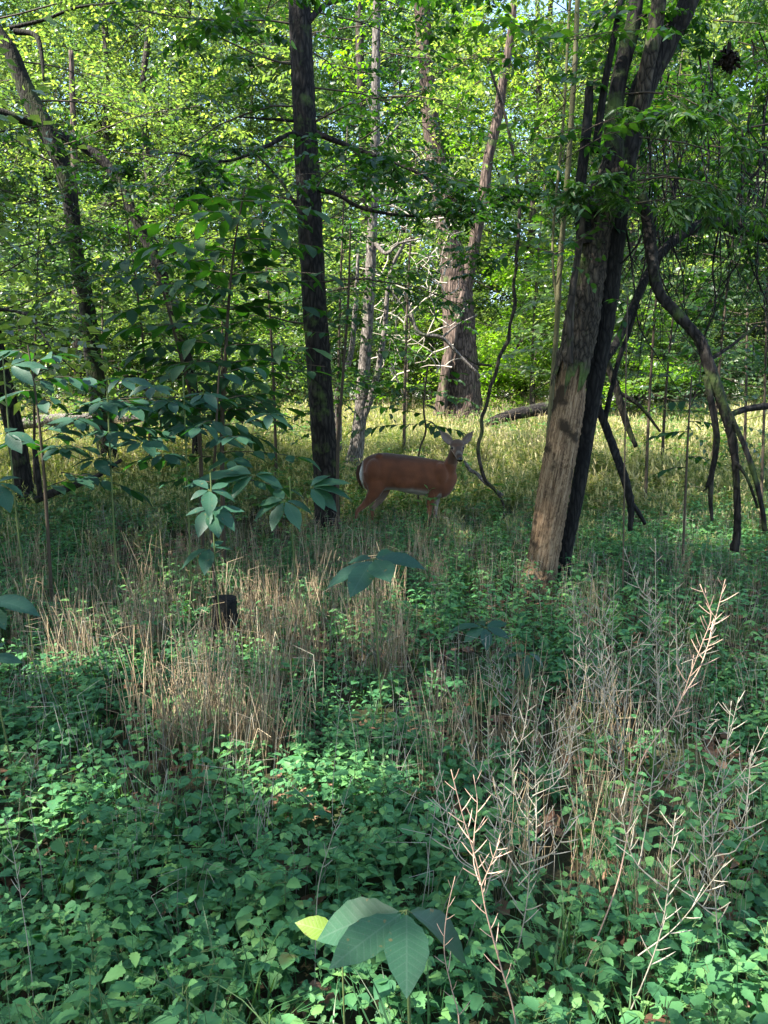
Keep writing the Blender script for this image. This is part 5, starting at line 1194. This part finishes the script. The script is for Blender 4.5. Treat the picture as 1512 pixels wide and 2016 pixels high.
    o = obj('tail_fringe', mbx.mesh('tail_fringe', plain_mat('white hair', [(0, (.45, .42, .38)), (1, (.7, .66, .6))])), root)
build_deer()

# ------------------------------------------------------------------ dry seed stalks
def pod_mesh():
    mb = MB(); P = [(0.30 * t + 0.0, 0, 0.95 * t - .12 * math.sin(3.14 * t), (.018, .022, .026, .024, .028, .022, .026, .018, .006)[i]) for i, t in enumerate(np.linspace(0, 1, 9))]
    tube(mb, P, 5, .1, 6, .6, 3); return mb
def build_stalks():
    g = random.Random(8)
    pods = {}
    for mn in ('stalk_tan', 'stalk_grey'):
        pods[mn] = pod_mesh().mesh('seed_pod', M[mn])
    def stalk(label, path, mat, npod, plen, t0, group=None, r=.0022, subs=()):
        """path of world points base to tip"""
        b = path[0]; root = thing('seed_stalk', label, 'dry plant', V3(b), group); iv = -np.array(V3(b))
        for q, pth in enumerate([path] + list(subs)):
            S = catmull([(*p, r * (1 - .6 * k / (len(pth) - 1)) * (1 if q == 0 else .8)) for k, p in enumerate(pth)], .02)
            mb = MB(); tube(mb, S, 6, .05, 5, .5, q); mb.v = [v + iv for v in mb.v]; obj('stem', mb.mesh('stem', M[mat]), root)
            n = npod if q == 0 else max(4, npod // 2); tq = t0 if q == 0 else .25
            for i in range(n):
                t = tq + (1 - tq) * (i + .5) / n; k = min(len(S) - 2, int(t * (len(S) - 1))); p = Vector(S[k, :3]); tg = (Vector(S[k + 1, :3]) - p).normalized()
                o = obj('seed_pod', pods[mat], root); L_ = plen * g.uniform(.75, 1.2) * (1.25 - .55 * t)
                x = Vector((math.cos(i * 2.5 + g.uniform(-.4, .4)), .45 * math.sin(i * 2.5), 0)); x = (x - tg * x.dot(tg)).normalized(); y = tg.cross(x)
                m = Matrix((x, y, tg)).transposed().to_4x4() @ Matrix.Rotation(g.uniform(.25, .55), 4, 'Y')
                o.matrix_basis = Matrix.Translation(p + Vector(iv)) @ m @ Matrix.Scale(L_, 4)
        return root
    # the two lit tan ones, traced
    Y = 1.55
    def tr(pts, Y, foot=True):
        P = [at(x, y, Y + d) for x, y, d in pts]
        if foot: P = [Vector((P[0].x, P[0].y, G(P[0].x, P[0].y) - .01))] + P
        return P
    stalk('tan branching dry seed stalk in front, right of the broad dark leaves', tr([(1015, 2020, 0), (985, 1900, 0), (958, 1800, 0), (948, 1745, 0), (936, 1690, 0), (915, 1620, 0), (903, 1575, 0), (888, 1515, 0)], Y), 'stalk_tan', 18, .052, .42, r=.0020,
          subs=[tr([(946, 1742, 0), (933, 1700, .02), (934, 1640, .03), (940, 1580, .04), (932, 1525, .04)], Y, False), tr([(948, 1745, 0), (965, 1705, -.02), (984, 1655, -.03)], Y, False)])
    stalk('shorter tan dry stalk with curled pods beside the broad dark leaves', tr([(905, 2030, 0), (890, 1950, 0), (875, 1880, 0), (878, 1810, 0), (890, 1750, 0), (896, 1725, 0)], 1.5), 'stalk_tan', 10, .04, .5, r=.0016)
    stalk('tall dry stalk at right whose pink tan tip catches the light', tr([(1105, 2010, 0), (1170, 1860, .05), (1215, 1740, .1), (1240, 1620, .15), (1262, 1500, .2), (1330, 1400, .22), (1362, 1320, .22), (1385, 1260, .2), (1400, 1210, .2), (1378, 1150, .2)], 1.9), 'stalk_tan', 20, .062, .70, r=.0026,
          subs=[tr([(1345, 1370, .2), (1380, 1310, .22), (1405, 1230, .22), (1428, 1140, .22)], 1.9, False)])
    lab = ['grey dry seed stalk, ' + x for x in ('nearest the foot of the split tree', 'leftmost of the grey ones in the right half', 'just behind the tan branching stalk', 'tallest in the middle of the grey thicket', 'with spreading pods below the lit tan tip', 'leaning right in the grey thicket', 'leaning left in the grey thicket', 'standing over the right straw tuft',
            'at the right edge of the picture', 'low at the lower right corner', 'behind the lit tan tip', 'small and thin left of the thicket', 'between the dull bluish sapling and the straw', 'in front of the straw at far right', 'slender one right of the thicket', 'half hidden at the back of the thicket')]
    spots = [(1210, 1130, 3.2), (1050, 1450, 2.4), (1000, 1440, 2.0), (1130, 1180, 2.9), (1300, 1270, 2.3), (1245, 1250, 2.6), (1080, 1330, 2.6), (1040, 1560, 1.9), (1440, 1380, 2.2), (1330, 1600, 1.7), (1330, 1150, 2.9), (960, 1420, 2.7), (1010, 1300, 3.1), (1400, 1560, 1.9), (1290, 1060, 3.3), (1170, 1090, 3.5)]
    for l, (px, py, Y) in zip(lab, spots):
        tip = at(px, py, Y); bx = tip.x + g.uniform(-.12, .12); b = Vector((bx, Y + g.uniform(-.05, .05), G(bx, Y) - .01)); md = (tip + b) / 2 + Vector((g.uniform(-.04, .04), 0, 0))
        q = b + (tip - b) * .45 
        subs = []
        for s_ in range(g.choice((2, 3, 4))):
            t = g.uniform(.4, .75); c = b + (tip - b) * t; dx = g.choice((-1, 1)) * g.uniform(.06, .16)
            subs.append([c, c + Vector((dx * .6, g.uniform(-.05, .05), .07)), c + Vector((dx, g.uniform(-.08, .08), .2 + .1 * g.random()))])
        stalk(l, [b, md, tip], 'stalk_grey', 18, .058, .38, 'grey dry seed stalks in the right foreground', r=.0024, subs=subs)
    # slim stalks on the left
    for l, pts, Y in (('thin pale wispy dry stalk left of the broad dark leaves', [(620, 1960, 0), (625, 1760, 0), (650, 1660, 0), (672, 1600, 0), (692, 1530, 0)], 1.9), ('tall hair thin dry stalk above the carpet of plants in the middle', [(655, 1560, 0), (668, 1400, 0), (678, 1295, 0)], 2.6), ('grey dry stalk near the left edge among low plants', [(60, 1900, 0), (30, 1700, 0), (10, 1610, 0)], 1.8), ('slender forked stalk at lower left', [(80, 1700, 0), (60, 1560, 0), (90, 1400, 0)], 2.3)):
        stalk(l, tr(pts, Y), 'stalk_grey', 9, .04, .6, r=.0015)
build_stalks()

# ------------------------------------------------------------------ single nettle-like plants closest to the camera
def build_near_plants():
    g = np.random.default_rng(55); protos = []
    lm = []
    for k in range(4):
        mb = MB(); mb.add(*leaf_template(12, (.62, .7, .58, .66)[k], (.14, .1, .18, .08)[k], (.22, .3, .15, .35)[k], .12, .38, .012), tone=.3 + .12 * k); lm.append(mb.mesh('leaf', M['leaf_nettle']))
    for s in range(7):
        S, rows = plant_parts(500 + s, 'nettle'); mb = MB(); tube(mb, S, 5, tone=.3)
        for r in rows:
            p = r[0]; tube(mb, [(p[0] * .25, p[1] * .25, p[2] - .01, .0012), (*p, .0009)], 4, tone=.3, cap=False)
        root = obj('leafy_plant', mb.mesh('stem', M['stem'])); 
        for i, (p, d, nmv, size, tn) in enumerate(rows):
            put_leaf(root, tuple(p), tuple(p + d / np.linalg.norm(d) * size * 1.1), nmv, lm[(i + s) % 4])
        protos.append(root)
    x = []; y = []
    while len(x) < 290:
        yy = g.uniform(1.35, 3.0); xx = g.uniform(-1, 1) * (yy * .55 + .05)
        px, py = in_px(np.array([xx]), np.array([yy]))
        if 1050 < px[0] < 1300 and g.random() < .7: continue
        if 560 < px[0] < 1020 and py[0] > 1900: continue
        if x and min((xx - a) ** 2 + (yy - b) ** 2 for a, b in zip(x, y)) < .05 ** 2: continue
        x.append(xx); y.append(yy)
    for i, (a, b) in enumerate(zip(x, y)):
        o = protos[i] if i < len(protos) else copy_tree(protos[i % len(protos)])
        tag(o, 'low green plant with paired toothed leaves in the dense foreground carpet', 'plant', 'toothed leaf plants in the foreground')
        s = g.uniform(.85, 1.35); o.location = (a, b, G(a, b)); o.rotation_euler = (g.normal(0, .12), g.normal(0, .12), g.uniform(0, 6.28)); o.scale = (s, s, s)
build_near_plants()

# ------------------------------------------------------------------ logs, stump, fallen leaves, grass blades
def build_small():
    g = np.random.default_rng(77)
    def log(name, label, cat, path, mat, subs=(), rough=.12):
        b = V3(at(*path[0][:3])); r = thing(name, label, cat, b); iv = -np.array(b)
        for k, pth in enumerate([path] + list(subs)):
            mb = MB(); tube_px(mb, pth, .05, 14, rough, 90 + k); mb.v = [v + iv for v in mb.v]; obj('stem' if k == 0 else 'branch', mb.mesh('log', M[mat]), r)
    log('fallen_log', 'pale grey fallen log lying behind the left trunks', 'log', [(20, 838, 16.5, 14), (60, 832, 16.5, 24), (120, 826, 16.6, 24), (200, 824, 16.8, 18), (300, 826, 17, 12)], 'bark_grey')
    log('fallen_log', 'long dark fallen log right of the thick brown trunk', 'log', [(948, 838, 17.6, 12), (990, 822, 17.6, 20), (1040, 810, 17.7, 24), (1100, 802, 17.8, 26), (1180, 798, 18, 24)], 'bark_dark')
    log('fallen_branch', 'dark fallen branch lying by the foot of the left trunks', 'branch', [(70, 985, 8.6, 14), (110, 968, 8.6, 16), (150, 955, 8.6, 14), (190, 938, 8.6, 10), (240, 905, 8.7, 7)], 'bark_dark', [[(80, 985, 8.6, 10), (74, 930, 8.6, 12), (66, 880, 8.7, 9), (50, 865, 8.7, 6)]])
    log('fallen_branch', 'mossy branch slanting into the grass right of the deer', 'branch', [(914, 908, 9.9, 5), (926, 926, 9.8, 8), (938, 932, 9.75, 7), (955, 950, 9.6, 7), (990, 975, 9.5, 5)], 'bark_grey')
    log('dead_limb', 'bleached bare dead limb twisting beside the thick brown trunk', 'dead limb', [(945, 740, 15, 5), (905, 700, 15, 6), (870, 665, 15, 7), (825, 655, 15, 7), (808, 610, 15, 6), (795, 570, 15, 5)], 'bark_grey', [[(870, 665, 15, 5), (900, 640, 15, 4), (940, 620, 15, 3)], [(825, 655, 15, 5), (790, 600, 15, 4), (760, 560, 15, 3)]])
    # pale dead twigs
    b = V3(at(820, 500, 15.5)); r = thing('dead_twigs', 'tangle of pale dead twigs lit by the sun between the trunks', 'dead twigs', b); iv = -np.array(b); mb = MB()
    for i in range(110):
        px, py, Y = g.uniform(735, 900), g.uniform(330, 740), g.uniform(14, 17); a = g.uniform(0, 6.28); L_ = g.uniform(30, 110); w = g.uniform(1.5, 4)
        pts = [(px, py, Y, w)]
        for k in range(1, 5): a += g.normal(0, .45); pts.append((pts[-1][0] + math.cos(a) * L_ / 4, pts[-1][1] + math.sin(a) * L_ / 4, Y + .05 * k, w * (1 - .2 * k)))
        tube_px(mb, pts, .2, 4, 0, i)
    mb.v = [v + iv for v in mb.v]; o = obj('twig', mb.mesh('twig', M['dead_twig']), r); o['kind'] = 'stuff'
    # charred stump
    c = ground_at(432, 4.75); b = V3(c); r = thing('stump', 'small black rotten stump hidden among straw and leaves at left', 'stump', b); mb = MB()
    S = catmull([(0, 0, -.05, .12), (.01, 0, .12, .09), (.015, 0, .28, .08), (.02, .0, .38, .07)], .02); tube(mb, S, 26, .22, 8, .5, 5)
    obj('trunk', mb.mesh('stump', M['bark_black']), r)
    for k in range(3):
        mb = MB(); a = k * 2 + .4; tube(mb, catmull([(0, 0, .06, .05), (.12 * math.cos(a), .12 * math.sin(a), .03, .035), (.25 * math.cos(a), .25 * math.sin(a), -.03, .015)], .02), 10, .15, 6, .5, k); obj('root', mb.mesh('root', M['bark_black']), r)
    # big fallen brown leaves
    mb = MB(); mb.add(*leaf_template(10, .8, .22, .3, .06, .5, .05), tone=.7); LM = mb.mesh('leaf', M['litter'])
    for lab, px, py, Y, s, rz in (('large curled brown dead leaf lying under the yellow green leaf', 600, 1945, 1.8, .15, 1), ('dark purple brown dead leaf at the bottom left centre', 335, 1975, 1.72, .13, 2.5), ('brown dead leaf tucked in the plants at left centre', 300, 1790, 2.2, .09, 0.2), ('dull brown dead leaf at the right edge among stalks', 1455, 1560, 2.6, .13, 4), ('pale brown dead leaf near the lower right corner', 1190, 1990, 1.7, .1, 5)):
        p = at(px, py, Y); z = G(p.x, Y)
        o = obj('dead_leaf', LM, None, (p.x, Y, z + .05)); o.rotation_euler = (g.uniform(-.4, .4), g.uniform(-.5, .1), rz); o.scale = (s, s, s); tag(o, lab, 'dead leaf')
    # long grass blades, each clump a thing
    for k, (lab, px, py, Y) in enumerate((('clump of long arching grass blades at the bottom left', 170, 1990, 1.6), ('clump of grass blades beside the purple brown dead leaf', 390, 1960, 1.65), ('upright pale grass blades left of the broad dark leaves', 480, 1900, 1.8), ('grass clump in front of the left straw tuft', 300, 1560, 2.7), ('bright grass clump under the broad dark leaves', 790, 1990, 1.6), ('grass clump in the lower right', 1290, 1980, 1.65))):
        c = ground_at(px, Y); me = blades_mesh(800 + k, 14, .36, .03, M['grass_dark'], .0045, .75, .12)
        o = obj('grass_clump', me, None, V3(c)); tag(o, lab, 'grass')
build_small()
